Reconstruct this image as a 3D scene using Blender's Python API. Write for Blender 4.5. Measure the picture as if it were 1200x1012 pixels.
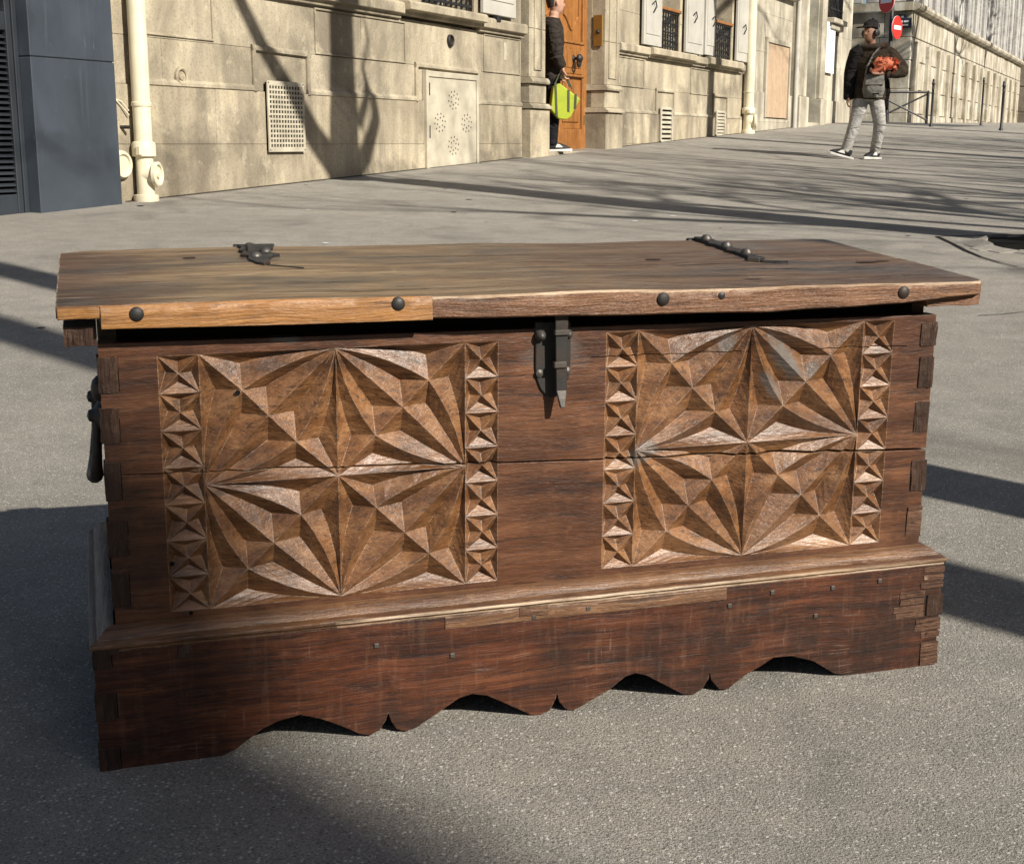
import bpy, bmesh, math, random
from math import sin, cos, radians, pi
from mathutils import Vector, Matrix, noise

for o in list(bpy.data.objects): bpy.data.objects.remove(o)
SC = bpy.context.scene
COL = SC.collection
rnd = random.Random(7)

# ------------------------------------------------------------------ camera, sky, sun, exposure
CAM_H, PITCH = 0.752, 0.20819
cd = bpy.data.cameras.new('camera'); cam = bpy.data.objects.new('camera', cd); COL.objects.link(cam)
cam.location = (0, 0, CAM_H); cam.rotation_euler = (pi/2 - PITCH, 0, 0)
cd.sensor_width = 36; cd.lens = 48; cd.clip_start = 0.05; cd.clip_end = 600
SC.camera = cam
SUN_EL, SUN_AZ = radians(34), radians(135)          # azimuth clockwise from +Y (the view direction)
world = bpy.data.worlds.new('World'); SC.world = world; world.use_nodes = True
wt = world.node_tree; wt.nodes.clear()
sky = wt.nodes.new('ShaderNodeTexSky'); sky.sky_type = 'NISHITA'; sky.sun_disc = False
sky.sun_elevation = SUN_EL; sky.sun_rotation = SUN_AZ; sky.dust_density = 1.6; sky.air_density = 1.0; sky.ozone_density = .6
bg = wt.nodes.new('ShaderNodeBackground'); bg.inputs['Strength'].default_value = 0.053
wo = wt.nodes.new('ShaderNodeOutputWorld')
wt.links.new(sky.outputs[0], bg.inputs[0]); wt.links.new(bg.outputs[0], wo.inputs[0])
ld = bpy.data.lights.new('sun', 'SUN'); ld.energy = 5.0; ld.angle = radians(0.53); ld.color = (1.0, 0.935, 0.83)
sun = bpy.data.objects.new('sun', ld); COL.objects.link(sun)
TOSUN = Vector((sin(SUN_AZ)*cos(SUN_EL), cos(SUN_AZ)*cos(SUN_EL), sin(SUN_EL)))
sun.rotation_euler = (-TOSUN).to_track_quat('-Z', 'Y').to_euler()
sun.location = TOSUN * 30
SC.view_settings.view_transform = 'Standard'; SC.view_settings.look = 'None'
SC.view_settings.exposure = 0.70; SC.view_settings.gamma = 1.0
SC.view_settings.use_curve_mapping = False

# ------------------------------------------------------------------ frames of the place
AZW = radians(25.2138)                                # street direction
WD = Vector((sin(AZW), cos(AZW), 0)); WN = Vector((cos(AZW), -sin(AZW), 0)); W0 = WN * -6.5
def wp(s, z, off=0.0): return W0 + WD*s + WN*off + Vector((0, 0, z))
OC = Vector((-0.5037, 1.5505, 0.0))
RC = Matrix(((0.95571, -0.29426, 0.00639), (0.29432, 0.95537, -0.02535), (0.00135, 0.02611, 0.99966)))
def cl(x, y, z): return OC + RC @ Vector((x, y, z))
def ss(t): t = min(1, max(0, t)); return t*t*(3 - 2*t)
def zg(x, y):
    n = RC.col[2]; zc = -(n[0]*(x - OC[0]) + n[1]*(y - OC[1]))/n[2]
    q = Vector((x, y, 0)) - W0; s, d = q.dot(WD), q.dot(WN)
    zs = .083 + .0367*s if s < 30 else .083 + .0367*30 + .013*(s - 30)
    zw = zs - (.0242 + .023*ss((s - 5)/9))*max(-1, min(d, 9))
    w = ss((y - 1.9)/5.0)
    return zc*(1 - w) + zw*w
def gp(x, y, dz=0.0): return Vector((x, y, zg(x, y) + dz))

# ------------------------------------------------------------------ helpers
def tag(o, label=None, cat=None, group=None, kind=None):
    if label: o['label'] = label
    if cat: o['category'] = cat
    if group: o['group'] = group
    if kind: o['kind'] = kind
    return o
def empty(name, loc=(0, 0, 0), rz=0.0, label=None, cat=None, group=None):
    o = bpy.data.objects.new(name, None); COL.objects.link(o); o.location = loc; o.rotation_euler = (0, 0, rz)
    o.empty_display_size = .1
    return tag(o, label, cat, group)
def link(name, me, mat=None, parent=None):
    o = bpy.data.objects.new(name, me); COL.objects.link(o)
    if mat: me.materials.clear(); me.materials.append(mat)
    if parent: o.parent = parent
    return o
class MB:
    def __init__(s): s.v = []; s.f = []
    def add(s, vs, fs):
        n = len(s.v); s.v += [tuple(v) for v in vs]; s.f += [tuple(n + i for i in f) for f in fs]; return s
    def box(s, x0, x1, y0, y1, z0, z1):
        return s.add([(x0,y0,z0),(x1,y0,z0),(x1,y1,z0),(x0,y1,z0),(x0,y0,z1),(x1,y0,z1),(x1,y1,z1),(x0,y1,z1)],
                     [(3,2,1,0),(4,5,6,7),(0,1,5,4),(1,2,6,5),(2,3,7,6),(3,0,4,7)])
    def prism_y(s, poly, y0, y1):                     # polygon in (x,z), extruded along y
        n = len(poly); a = [(p[0], y0, p[1]) for p in poly] + [(p[0], y1, p[1]) for p in poly]
        return s.add(a, [tuple(range(n)), tuple(range(2*n - 1, n - 1, -1))] + [(i, i + n, (i+1) % n + n, (i+1) % n) for i in range(n)])
    def sweep_x(s, prof, x0, x1, m0=0.0, m1=0.0):     # profile in (y,z) along x, mitred ends (x shifts with y)
        n = len(prof); a = [(x0 + m0*p[0], p[0], p[1]) for p in prof] + [(x1 + m1*p[0], p[0], p[1]) for p in prof]
        return s.add(a, [tuple(range(n)), tuple(range(2*n - 1, n - 1, -1))] + [(i, i + n, (i+1) % n + n, (i+1) % n) for i in range(n)])
    def tube(s, pts, rad, n=8, cap=True, side=None):
        pts = [Vector(p) for p in pts]; rings = []; k = len(pts)
        ref = Vector(side) if side else None
        for i, p in enumerate(pts):
            t = (pts[min(i+1, k-1)] - pts[max(i-1, 0)]).normalized()
            r = rad[i] if isinstance(rad, (list, tuple)) else rad
            ra, rb = r if isinstance(r, (list, tuple)) else (r, r)
            if ref is None or abs(ref.normalized().dot(t)) > .97:
                ref = Vector((0, 0, 1)) if abs(t.z) < .8 else Vector((1, 0, 0))
            a = (ref - t*ref.dot(t)).normalized(); b = t.cross(a)
            if side is None: ref = a
            rings.append([p + a*ra*cos(2*pi*j/n) + b*rb*sin(2*pi*j/n) for j in range(n)])
        vs = [q for r_ in rings for q in r_]; fs = []
        for i in range(k - 1):
            for j in range(n):
                fs.append((i*n + j, i*n + (j+1) % n, (i+1)*n + (j+1) % n, (i+1)*n + j))
        if cap: fs += [tuple(range(n - 1, -1, -1)), tuple(range((k-1)*n, k*n))]
        return s.add(vs, fs)
    def lathe(s, prof, c, axis, n=20):                # prof: (radius, along)
        ax = Vector(axis).normalized(); u = ax.orthogonal().normalized(); w = ax.cross(u); c = Vector(c)
        vs = []; k = len(prof)
        for r, h in prof: vs += [c + ax*h + (u*cos(2*pi*j/n) + w*sin(2*pi*j/n))*r for j in range(n)]
        fs = []
        for i in range(k - 1):
            for j in range(n): fs.append((i*n + j, i*n + (j+1) % n, (i+1)*n + (j+1) % n, (i+1)*n + j))
        fs += [tuple(range(n - 1, -1, -1)), tuple(range((k-1)*n, k*n))]
        return s.add(vs, fs)
    def build(s, name, mat, parent=None, bevel=0, smooth=False, seg=1, fix=True):
        me = bpy.data.meshes.new(name); me.from_pydata(s.v, [], s.f); me.update()
        if bevel or fix:
            bm = bmesh.new(); bm.from_mesh(me)
            if fix: bmesh.ops.recalc_face_normals(bm, faces=bm.faces)
            if bevel: bmesh.ops.bevel(bm, geom=bm.edges[:], offset=bevel, segments=seg, profile=.5, affect='EDGES', clamp_overlap=True)
            bm.to_mesh(me); bm.free()
        if smooth:
            me.shade_smooth()
            try: me.set_sharp_from_angle(angle=radians(40))
            except Exception: pass
        return link(name, me, mat, parent)
def organic(name, limbs, mat, parent, vox=.012, it=6, extra=None):
    """lofted limbs fused into one continuous surface"""
    m = MB()
    for pts, rad, side in limbs: m.tube(pts, rad, 14, True, side)
    if extra: extra(m)
    o = m.build(name, mat, parent)
    r = o.modifiers.new('r', 'REMESH'); r.mode = 'VOXEL'; r.voxel_size = vox
    sm = o.modifiers.new('s', 'SMOOTH'); sm.factor = .5; sm.iterations = it
    bpy.context.view_layer.update()
    dg = bpy.context.evaluated_depsgraph_get(); ev = o.evaluated_get(dg)
    me = bpy.data.meshes.new_from_object(ev); o.modifiers.clear(); old = o.data; o.data = me; bpy.data.meshes.remove(old)
    me.materials.clear(); me.materials.append(mat); me.shade_smooth()
    return o

# ------------------------------------------------------------------ materials
class NT:
    def __init__(s, name, rough=.7, spec=.4, metal=0.0):
        s.m = bpy.data.materials.new(name); s.m.use_nodes = True; s.t = s.m.node_tree
        s.b = s.t.nodes['Principled BSDF']; s.b.inputs['Roughness'].default_value = rough
        s.b.inputs['Specular IOR Level'].default_value = spec; s.b.inputs['Metallic'].default_value = metal
    def n(s, typ, **kw):
        nd = s.t.nodes.new(typ)
        for k, v in kw.items():
            if k in nd.inputs.keys(): nd.inputs[k].default_value = v
            else: setattr(nd, k, v)
        return nd
    def l(s, a, b): s.t.links.new(a, b)
    def coord(s, kind='Object', scale=(1, 1, 1), loc=(0, 0, 0), rot=(0, 0, 0)):
        if kind == 'World': src = s.n('ShaderNodeNewGeometry').outputs['Position']
        else: src = s.n('ShaderNodeTexCoord').outputs[kind]
        mp = s.n('ShaderNodeMapping'); mp.inputs['Scale'].default_value = scale; mp.inputs['Location'].default_value = loc
        mp.inputs['Rotation'].default_value = rot
        s.l(src, mp.inputs['Vector']); return mp.outputs[0]
    def noise(s, vec, scale, detail=4, rough=.55, dist=0.0):
        nd = s.n('ShaderNodeTexNoise'); nd.inputs['Scale'].default_value = scale; nd.inputs['Detail'].default_value = detail
        nd.inputs['Roughness'].default_value = rough; nd.inputs['Distortion'].default_value = dist
        s.l(vec, nd.inputs['Vector']); return nd.outputs['Fac']
    def ramp(s, fac, stops):
        r = s.n('ShaderNodeValToRGB'); e = r.color_ramp.elements
        while len(e) < len(stops): e.new(.5)
        for i, (p, c) in enumerate(stops):
            e[i].position = p; e[i].color = (c, c, c, 1) if isinstance(c, (int, float)) else (*c, 1)
        s.l(fac, r.inputs[0]); return r.outputs[0]
    def mix(s, fac, a, b, blend='MIX'):
        m = s.n('ShaderNodeMix'); m.data_type = 'RGBA'; m.blend_type = blend
        for sock, val in ((m.inputs[0], fac), (m.inputs[6], a), (m.inputs[7], b)):
            if isinstance(val, (int, float)): sock.default_value = val
            elif isinstance(val, (tuple, list)): sock.default_value = (*val, 1)
            else: s.l(val, sock)
        return m.outputs[2]
    def math(s, op, a, b=None):
        m = s.n('ShaderNodeMath'); m.operation = op
        for i, val in enumerate((a, b)):
            if val is None: continue
            if isinstance(val, (int, float)): m.inputs[i].default_value = val
            else: s.l(val, m.inputs[i])
        return m.outputs[0]
    def color(s, c):
        if isinstance(c, (tuple, list)): s.b.inputs['Base Color'].default_value = (*c, 1)
        else: s.l(c, s.b.inputs['Base Color'])
    def bump(s, h, strength=.4, dist=.01, prev=None):
        b = s.n('ShaderNodeBump'); b.inputs['Strength'].default_value = strength; b.inputs['Distance'].default_value = dist
        s.l(h, b.inputs['Height'])
        if prev is not None: s.l(prev, b.inputs['Normal'])
        s.l(b.outputs[0], s.b.inputs['Normal']); return b.outputs[0]
    def rough(s, v): s.l(v, s.b.inputs['Roughness'])
def plain(name, c, rough=.6, spec=.4, metal=0.0, var=.25, scale=8, bump=0.0):
    k = NT(name, rough, spec, metal); v = k.coord('Object')
    nz = k.noise(v, scale, 5)
    k.color(k.mix(k.ramp(nz, [(.3, 0.0), (.7, 1.0)]), tuple(x*(1 - var) for x in c), tuple(min(1, x*(1 + var)) for x in c)))
    if bump: k.bump(k.noise(v, scale*12, 4), bump, .003)
    return k.m
def edge_wear(k, radius, lo, hi):
    bv = k.n('ShaderNodeBevel'); bv.samples = 4; bv.inputs['Radius'].default_value = radius
    ge = k.n('ShaderNodeNewGeometry')
    dp = k.n('ShaderNodeVectorMath'); dp.operation = 'DOT_PRODUCT'
    k.l(bv.outputs[0], dp.inputs[0]); k.l(ge.outputs['True Normal'], dp.inputs[1])
    return k.ramp(dp.outputs['Value'], [(lo, 1.0), (hi, 0.0)])
def wood(name, dark, mid, light, axis=0, rough=.42, spec=.5, wear=None, wear_amt=.5, scr=.35, blot=.6, bumpk=.5, blotcol=None, grain=1.0, cross=0.0, stains=(), tool=0.0):
    k = NT(name, rough, spec)
    def sc(along, across):
        t = [across]*3; t[axis] = along; return tuple(t)
    warp = k.n('ShaderNodeTexNoise'); warp.inputs['Scale'].default_value = 5.0; warp.inputs['Detail'].default_value = 3
    tc = k.n('ShaderNodeTexCoord'); k.l(tc.outputs['Object'], warp.inputs['Vector'])
    off = k.n('ShaderNodeVectorMath'); off.operation = 'MULTIPLY_ADD'; off.inputs[1].default_value = (.022, .022, .022)
    k.l(warp.outputs['Color'], off.inputs[0]); k.l(tc.outputs['Object'], off.inputs[2])       # grain bends round knots and waves
    def wc(sc_, loc=(0, 0, 0)):
        mp = k.n('ShaderNodeMapping'); mp.inputs['Scale'].default_value = sc_; mp.inputs['Location'].default_value = loc; k.l(off.outputs[0], mp.inputs['Vector']); return mp.outputs[0]
    g1 = k.noise(wc(sc(1.3, 34*grain)), 1.0, 8, .68, .4)
    g2 = k.noise(wc(sc(9, 520)), 1.0, 3, .6)
    g3 = k.noise(wc(sc(11, 150)), 1.0, 5, .7, .3)
    bl = k.noise(k.coord('Object'), 6.5, 6, .68)
    sp = k.noise(k.coord('Object'), 42, 5, .65)
    c = k.ramp(g1, [(.32, dark), (.5, mid), (.68, light)])
    c = k.mix(k.ramp(g3, [(.34, .80), (.47, 0.0)]), c, tuple(x*.30 for x in dark))
    c = k.mix(k.ramp(g2, [(.40, .30), (.55, 0.0)]), c, tuple(x*.55 for x in dark))
    c = k.mix(k.math('MULTIPLY', k.ramp(bl, [(.36, 1.0), (.58, 0.0)]), blot), c, blotcol or tuple(x*.6 for x in dark))
    c = k.mix(k.ramp(sp, [(.58, 0.0), (.76, .40)]), c, light)
    brk = k.ramp(k.noise(k.coord('Object'), 13, 5, .7), [(.50, 0.0), (.62, 1.0)])
    if scr:
        s1 = k.noise(wc(sc(11, 480), (3.1, 1.7, .3)), 1.0, 2, .5)
        c = k.mix(k.math('MULTIPLY', k.math('MULTIPLY', k.ramp(s1, [(.60, 0.0), (.68, 1.0)]), brk), scr), c, (.44, .35, .28))
    if cross:
        s2 = k.noise(k.coord('Object', (85, 85, 10), (1, 2, 3), (0, .12, 0)), 1.0, 5, .65)
        c = k.mix(k.math('MULTIPLY', k.ramp(s2, [(.54, 0.0), (.70, 1.0)]), cross), c, (.31, .165, .095))
        s3 = k.noise(k.coord('Object', (210, 210, 18), (4, 2, 3), (0, -.35, 0)), 1.0, 3, .6)
        c = k.mix(k.math('MULTIPLY', k.math('MULTIPLY', k.ramp(s3, [(.61, 0.0), (.69, 1.0)]), brk), cross*1.6), c, (.42, .29, .21))
    for (sx_, sz_), (ra_, rb_), ang, amt in stains:   # grey iron and water stains in the wood
        mp = k.n('ShaderNodeMapping'); mp.vector_type = 'TEXTURE'; mp.inputs['Location'].default_value = (sx_, 0, sz_); mp.inputs['Rotation'].default_value = (0, ang, 0); mp.inputs['Scale'].default_value = (ra_, 100, rb_)
        k.l(tc.outputs['Object'], mp.inputs[0])
        ln = k.n('ShaderNodeVectorMath'); ln.operation = 'LENGTH'; k.l(mp.outputs[0], ln.inputs[0])
        e = k.math('ADD', ln.outputs['Value'], k.math('MULTIPLY', k.math('SUBTRACT', sp, .5), 1.6))
        c = k.mix(k.math('MULTIPLY', k.ramp(e, [(.55, 1.0), (1.0, 0.0)]), amt), c, (.105, .105, .098))
    nb = None
    if wear:
        bv = k.n('ShaderNodeBevel'); bv.samples = 3; bv.inputs['Radius'].default_value = wear; nb = bv.outputs[0]
        ge = k.n('ShaderNodeNewGeometry'); dp = k.n('ShaderNodeVectorMath'); dp.operation = 'DOT_PRODUCT'
        k.l(nb, dp.inputs[0]); k.l(ge.outputs['True Normal'], dp.inputs[1])
        bk = k.ramp(k.noise(k.coord('Object'), 75, 4, .7), [(.45, 0.0), (.60, 1.0)])
        c = k.mix(k.math('MULTIPLY', k.math('MULTIPLY', k.ramp(dp.outputs['Value'], [(.88, 1.0), (.985, 0.0)]), bk), wear_amt), c, (.46, .34, .25))
    k.color(c)
    k.rough(k.ramp(g3, [(.3, min(1, rough + .12)), (.7, rough)]))
    b = k.bump(g3, bumpk, .005, nb); b = k.bump(g2, bumpk*.9, .0018, b); b = k.bump(sp, bumpk*.35, .006, b)
    if tool:                                           # shallow gouge marks of the carver
        tm = k.noise(k.coord('Object', (70, 70, 210), (0, 0, 0), (0, .7, 0)), 1.0, 3, .6); k.bump(tm, tool, .004, b)
    return k.m

def mat_pavement():
    k = NT('pavement asphalt', .82, .35)
    P = k.coord('World')
    big = k.noise(P, .55, 5, .6); mid = k.noise(P, 7, 5, .6); fine = k.noise(P, 300, 3, .7)
    c = k.ramp(big, [(.3, (.285, .262, .226)), (.7, (.370, .342, .296))])
    c = k.mix(k.ramp(mid, [(.35, .40), (.62, 0.0)]), c, (.15, .142, .125))
    c = k.mix(k.ramp(fine, [(.38, .70), (.52, 0.0)]), c, (.085, .081, .073))
    # pale aggregate chips of several sizes
    for scl, th, amt in ((150, .40, .8), (330, .45, .6), (75, .17, .7)):
        v = k.n('ShaderNodeTexVoronoi'); v.inputs['Scale'].default_value = scl; k.l(P, v.inputs['Vector'])
        sp = k.n('ShaderNodeSeparateColor'); k.l(v.outputs['Color'], sp.inputs[0])
        near = k.ramp(v.outputs['Distance'], [(th*.55, 1.0), (th, 0.0)])
        pick = k.ramp(sp.outputs[0], [(.72, 0.0), (.78, 1.0)])
        c = k.mix(k.math('MULTIPLY', k.math('MULTIPLY', near, pick), amt), c, (.62, .60, .54))
        pick2 = k.ramp(sp.outputs[1], [(.84, 0.0), (.88, 1.0)])
        c = k.mix(k.math('MULTIPLY', k.math('MULTIPLY', near, pick2), .6), c, (.05, .048, .045))
    # an older, slightly darker lay of asphalt nearer than a straight joint
    ps = k.n('ShaderNodeSeparateXYZ'); k.l(P, ps.inputs[0])
    jl = k.math('SUBTRACT', k.math('ADD', 3.115, k.math('MULTIPLY', ps.outputs[0], .255)), ps.outputs[1])
    c = k.mix(k.math('MULTIPLY', k.ramp(jl, [(0.0, 0.0), (.006, 1.0)]), .10), c, (.13, .135, .125))
    # stains and old gum
    st = k.noise(k.coord('World', (1, .6, 1)), 1.9, 4, .5, .8)
    c = k.mix(k.ramp(st, [(.30, .40), (.44, 0.0)]), c, (.075, .072, .066))
    k.color(c)
    k.bump(fine, 1.0, .006)
    return k.m
def mat_stone(name, a, b, grime, seed=0.0, streak=.5, dirt=.55):
    k = NT(name, .88, .2)
    P = k.coord('World', (1, 1, 1), (seed, seed, 0))
    oi = k.n('ShaderNodeObjectInfo')
    c = k.ramp(k.noise(P, 2.3, 6, .62), [(.28, a), (.7, b)])
    c = k.mix(k.ramp(oi.outputs['Random'], [(0.0, .30), (1.0, 0.0)]), c, tuple(x*.72 for x in a))
    stv = k.noise(k.coord('World', (3.2, 3.2, .55), (seed, 0, 0)), 1.0, 5, .6)
    c = k.mix(k.math('MULTIPLY', k.ramp(stv, [(.38, 1.0), (.60, 0.0)]), streak), c, grime)
    bl = k.noise(P, 1.15, 6, .66, .5)
    c = k.mix(k.math('MULTIPLY', k.ramp(bl, [(.38, 1.0), (.53, 0.0)]), dirt), c, tuple(x*.75 for x in grime))
    c = k.mix(k.math('MULTIPLY', k.ramp(k.noise(P, 9, 4, .6), [(.60, 0.0), (.78, 1.0)]), .35), c, (.70, .62, .46))
    c = k.mix(k.ramp(k.noise(P, 60, 4, .6), [(.34, .35), (.5, 0.0)]), c, tuple(x*.55 for x in grime))
    k.color(c)
    b1 = k.bump(k.noise(P, 9, 6, .6), .25, .02); k.bump(k.noise(P, 90, 4, .6), .35, .004, b1)
    return k.m
def mat_metal(name, c, rough=.45, metal=.9, rust=None):
    k = NT(name, rough, .5, metal); v = k.coord('Object')
    nz = k.noise(v, 45, 6, .65)
    col = k.ramp(nz, [(.3, tuple(x*.5 for x in c)), (.7, c)])
    if rust: col = k.mix(k.ramp(k.noise(v, 20, 5), [(.5, 0.0), (.7, .7)]), col, rust)
    k.color(col); k.rough(k.ramp(nz, [(.3, rough + .2), (.7, rough)])); k.bump(nz, .4, .002)
    return k.m
M = {}
M['pave'] = mat_pavement()
M['stone'] = mat_stone('limestone', (.355, .305, .215), (.555, .490, .365), (.160, .138, .106), 0.0, .5, .6)
M['stone_pl'] = mat_stone('limestone plinth', (.365, .312, .215), (.55, .480, .350), (.155, .132, .102), 5.0, .65, .65)
M['stone2'] = mat_stone('pale limestone', (.44, .40, .31), (.60, .555, .45), (.23, .205, .16), 11.0, .65, .5)
M['stone3'] = mat_stone('far limestone', (.45, .42, .35), (.62, .59, .51), (.25, .21, .14), 23.0, .8, .65)
M['joint'] = plain('mortar', (.27, .23, .165), .95, .1, 0, .2, 14)
M['slate'] = plain('dark blue grey painted metal', (.040, .050, .064), .45, .5, 0, .22, 3, .08)
def mat_scuffed(name, c):
    k = NT(name, .45, .5); P = k.coord('Object')
    col = k.mix(k.ramp(k.noise(P, 2.2, 5), [(.3, 0.0), (.7, 1.0)]), tuple(x*.78 for x in c), tuple(x*1.22 for x in c))
    sc_ = k.noise(k.coord('Object', (34, 34, 7), (0, 0, 0), (0, .6, 0)), 1.0, 4, .6)
    col = k.mix(k.math('MULTIPLY', k.ramp(sc_, [(.66, 0.0), (.72, .7)]), k.ramp(k.noise(P, 3.3, 3), [(.5, 0.0), (.62, 1.0)])), col, tuple(min(1, x*3.2) for x in c))
    dr = k.noise(k.coord('Object', (22, 22, 1.1)), 1.0, 4, .6)
    col = k.mix(k.ramp(dr, [(.60, 0.0), (.75, .4)]), col, tuple(x*1.9 for x in c))
    k.color(col); k.bump(k.noise(P, 60, 3), .12, .003); return k.m
M['slate'] = mat_scuffed('dark blue grey painted metal', (.040, .050, .064))
M['slate_dk'] = plain('charcoal louvre paint', (.024, .029, .036), .5, .4, 0, .15, 4)
M['cream'] = plain('cream downpipe paint', (.62, .565, .42), .45, .45, 0, .10, 7, .06)
M['white'] = plain('off white paint', (.40, .365, .285), .6, .3, 0, .22, 6, .15)
M['shutter'] = plain('pale grey shutter paint', (.40, .385, .34), .6, .3, 0, .10, 5, .1)
M['iron'] = mat_metal('wrought iron', (.040, .037, .034), .45, .4, (.060, .032, .018))
M['iron_l'] = mat_metal('worn grey iron', (.115, .105, .095), .40, .5, (.075, .040, .022))
M['black'] = plain('black painted iron', (.016, .016, .017), .5, .4, 0, .2, 8)
M['brass'] = mat_metal('brass', (.42, .27, .08), .38, .9)
M['glass'] = plain('dark window glass', (.03, .035, .04), .08, .8, 0, .1, 2)
M['bluedoor'] = plain('blue grey door paint', (.20, .26, .29), .5, .4, 0, .12, 4)
M['soil'] = plain('tree pit soil with painted shade', (.006, .005, .004), .95, .1, 0, .5, 30, .8)  # soil blackened to stand in for the trunk's shade over the pit
M['granite'] = plain('granite kerb', (.36, .35, .32), .8, .3, 0, .2, 20, .2)
M['bark'] = plain('tree bark', (.11, .095, .075), .9, .2, 0, .4, 9, .6)
M['oakdoor'] = wood('varnished oak door', (.20, .075, .016), (.33, .135, .035), (.44, .20, .060), 2, .38, .5, None, 0, .10, .25, .3)
# chest woods
FRONT_STAINS = (((.925, .462), (.016, .050), -.62, .75), ((.905, .425), (.012, .030), -.62, .6), ((.965, .445), (.010, .018), .5, .5), ((.835, .490), (.012, .018), .3, .5), ((.715, .345), (.016, .030), .9, .6), ((.245, .520), (.02, .006), 0, .8), ((.590, .49), (.045, .040), 0, .35))
M['front'] = wood('worn carved oak', (.070, .0280, .0088), (.168, .0720, .0245), (.280, .142, .060), 0, .36, .72, .0015, .75, .08, .45, .28, stains=FRONT_STAINS, tool=.30)
M['frontflat'] = wood('dark varnished oak', (.036, .0120, .0050), (.094, .0350, .0140), (.165, .070, .0310), 0, .40, .45, .0014, .6, .04, .75, .20, stains=FRONT_STAINS, tool=.18)
M['apron'] = wood('dark red brown oak', (.024, .0066, .0031), (.075, .0215, .0082), (.145, .050, .0190), 0, .38, .42, .0020, .5, .14, .80, .28, (.0095, .0058, .0045), 1.5, .11)
M['mould'] = wood('worn moulding oak', (.070, .029, .0120), (.150, .070, .0290), (.255, .138, .064), 0, .40, .55, .002, .6, .25, .5, .40)
M['arris'] = wood('worn pale arris', (.16, .085, .04), (.40, .29, .19), (.62, .50, .37), 0, .5, .4, None, 0, .3, .5, .5, None, 2.5)
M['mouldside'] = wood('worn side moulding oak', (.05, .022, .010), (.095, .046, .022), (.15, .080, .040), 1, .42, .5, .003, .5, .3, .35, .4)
M['side'] = wood('dark side oak', (.05, .022, .011), (.09, .042, .021), (.13, .066, .034), 1, .5, .4, None, 0, .3, .5, .5)
M['endgrain'] = wood('dark end grain', (.026, .0125, .0075), (.060, .030, .018), (.110, .060, .037), 2, .55, .35, .0012, .25, .35, .6, 1.0, None, 2.0)
M['endlight'] = wood('weathered end grain', (.060, .026, .014), (.120, .058, .031), (.20, .110, .064), 0, .6, .3, .0012, .5, .6, .4, 1.0, None, 2.0)
M['strip'] = wood('amber oak strip', (.17, .070, .017), (.30, .135, .034), (.41, .20, .060), 0, .42, .5, .002, .7, .15, .3, .45)
def mat_lidtop():
    k = NT('weathered lid oak', .5, .6)
    ob = k.n('ShaderNodeTexCoord'); sx = k.n('ShaderNodeSeparateXYZ'); k.l(ob.outputs['Object'], sx.inputs[0])
    g1 = k.noise(k.coord('Object', (2.0, 34, 8)), 1.0, 9, .70, 1.2)
    g2 = k.noise(k.coord('Object', (14, 420, 60)), 1.0, 3, .6)
    g3 = k.noise(k.coord('Object', (16, 150, 40)), 1.0, 6, .7, .5)
    bl = k.noise(k.coord('Object', (1, 2.2, 1)), 4.5, 5, .6)
    brown = k.ramp(g1, [(.28, (.036, .018, .0095)), (.5, (.090, .048, .0245)), (.72, (.165, .098, .054))])
    pale = k.ramp(g1, [(.30, (.080, .049, .024)), (.5, (.190, .126, .064)), (.70, (.33, .236, .128))])
    xx = k.math('ADD', sx.outputs[0], k.math('MULTIPLY', k.math('SUBTRACT', bl, .5), .5))
    msk = k.ramp(xx, [(.04, 0.0), (.20, .95), (.50, .75), (.72, .22), (1.0, .05)])
    c = k.mix(msk, brown, pale)
    c = k.mix(k.ramp(bl, [(.36, .8), (.5, 0.0)]), c, (.040, .029, .022))
    c = k.mix(k.ramp(g3, [(.34, .75), (.47, 0.0)]), c, (.028, .018, .012))
    s1 = k.noise(k.coord('Object', (12, 420, 60), (2, 1, 0)), 1.0, 3, .6)
    c = k.mix(k.ramp(s1, [(.58, 0.0), (.70, .6)]), c, (.42, .37, .29))
    w = edge_wear(k, .0032, .86, .99)
    c = k.mix(k.math('MULTIPLY', w, k.ramp(k.noise(k.coord('Object', (1, 1, 1)), 60, 5, .7), [(.44, 0.0), (.56, .95)])), c, (.62, .50, .37))
    # front edge of the plank keeps its brown
    k.color(c); k.rough(k.ramp(bl, [(.35, .30), (.6, .55)]))
    b = k.bump(g3, .6, .005); k.bump(g2, .5, .0015, b)
    return k.m
M['lidtop'] = mat_lidtop()
M['lidedge'] = wood('brown lid edge oak', (.085, .034, .013), (.155, .067, .027), (.24, .118, .052), 0, .42, .5, .002, .8, .35, .45, .7)
# cloth and skin
M['skin'] = plain('skin', (.42, .24, .17), .55, .4, 0, .08, 20)
M['skin_d'] = plain('tanned skin', (.24, .125, .080), .55, .4, 0, .1, 20)
M['hair'] = plain('dark grey hair', (.035, .031, .029), .7, .3, 0, .3, 60, .4)
def cloth(n, c, v=.25):
    k = NT(n, .9, .15); P = k.coord('Object'); nz = k.noise(P, 14, 5)
    k.color(k.mix(k.ramp(nz, [(.3, 0.0), (.7, 1.0)]), tuple(x*(1 - v) for x in c), tuple(min(1, x*(1 + v)) for x in c)))
    b = k.bump(k.noise(k.coord('Object', (5, 5, 10), (0, 0, 0), (0, .5, .3)), 1.0, 2, .5, 1.0), .8, .07); k.bump(k.noise(P, 190, 3), .25, .003, b)
    return k.m
M['jacket_b'] = cloth('black brown jacket cloth', (.030, .025, .020)); M['trous_b'] = cloth('black trousers cloth', (.010, .010, .012))
M['jacket_a'] = cloth('dark brown coat cloth', (.036, .026, .018), .35); M['sleeve_a'] = cloth('black sleeve cloth', (.010, .009, .009))
M['jeans'] = cloth('light grey jeans', (.33, .32, .30), .2); M['shoe'] = plain('black shoe', (.016, .016, .018), .6, .3)
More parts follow.
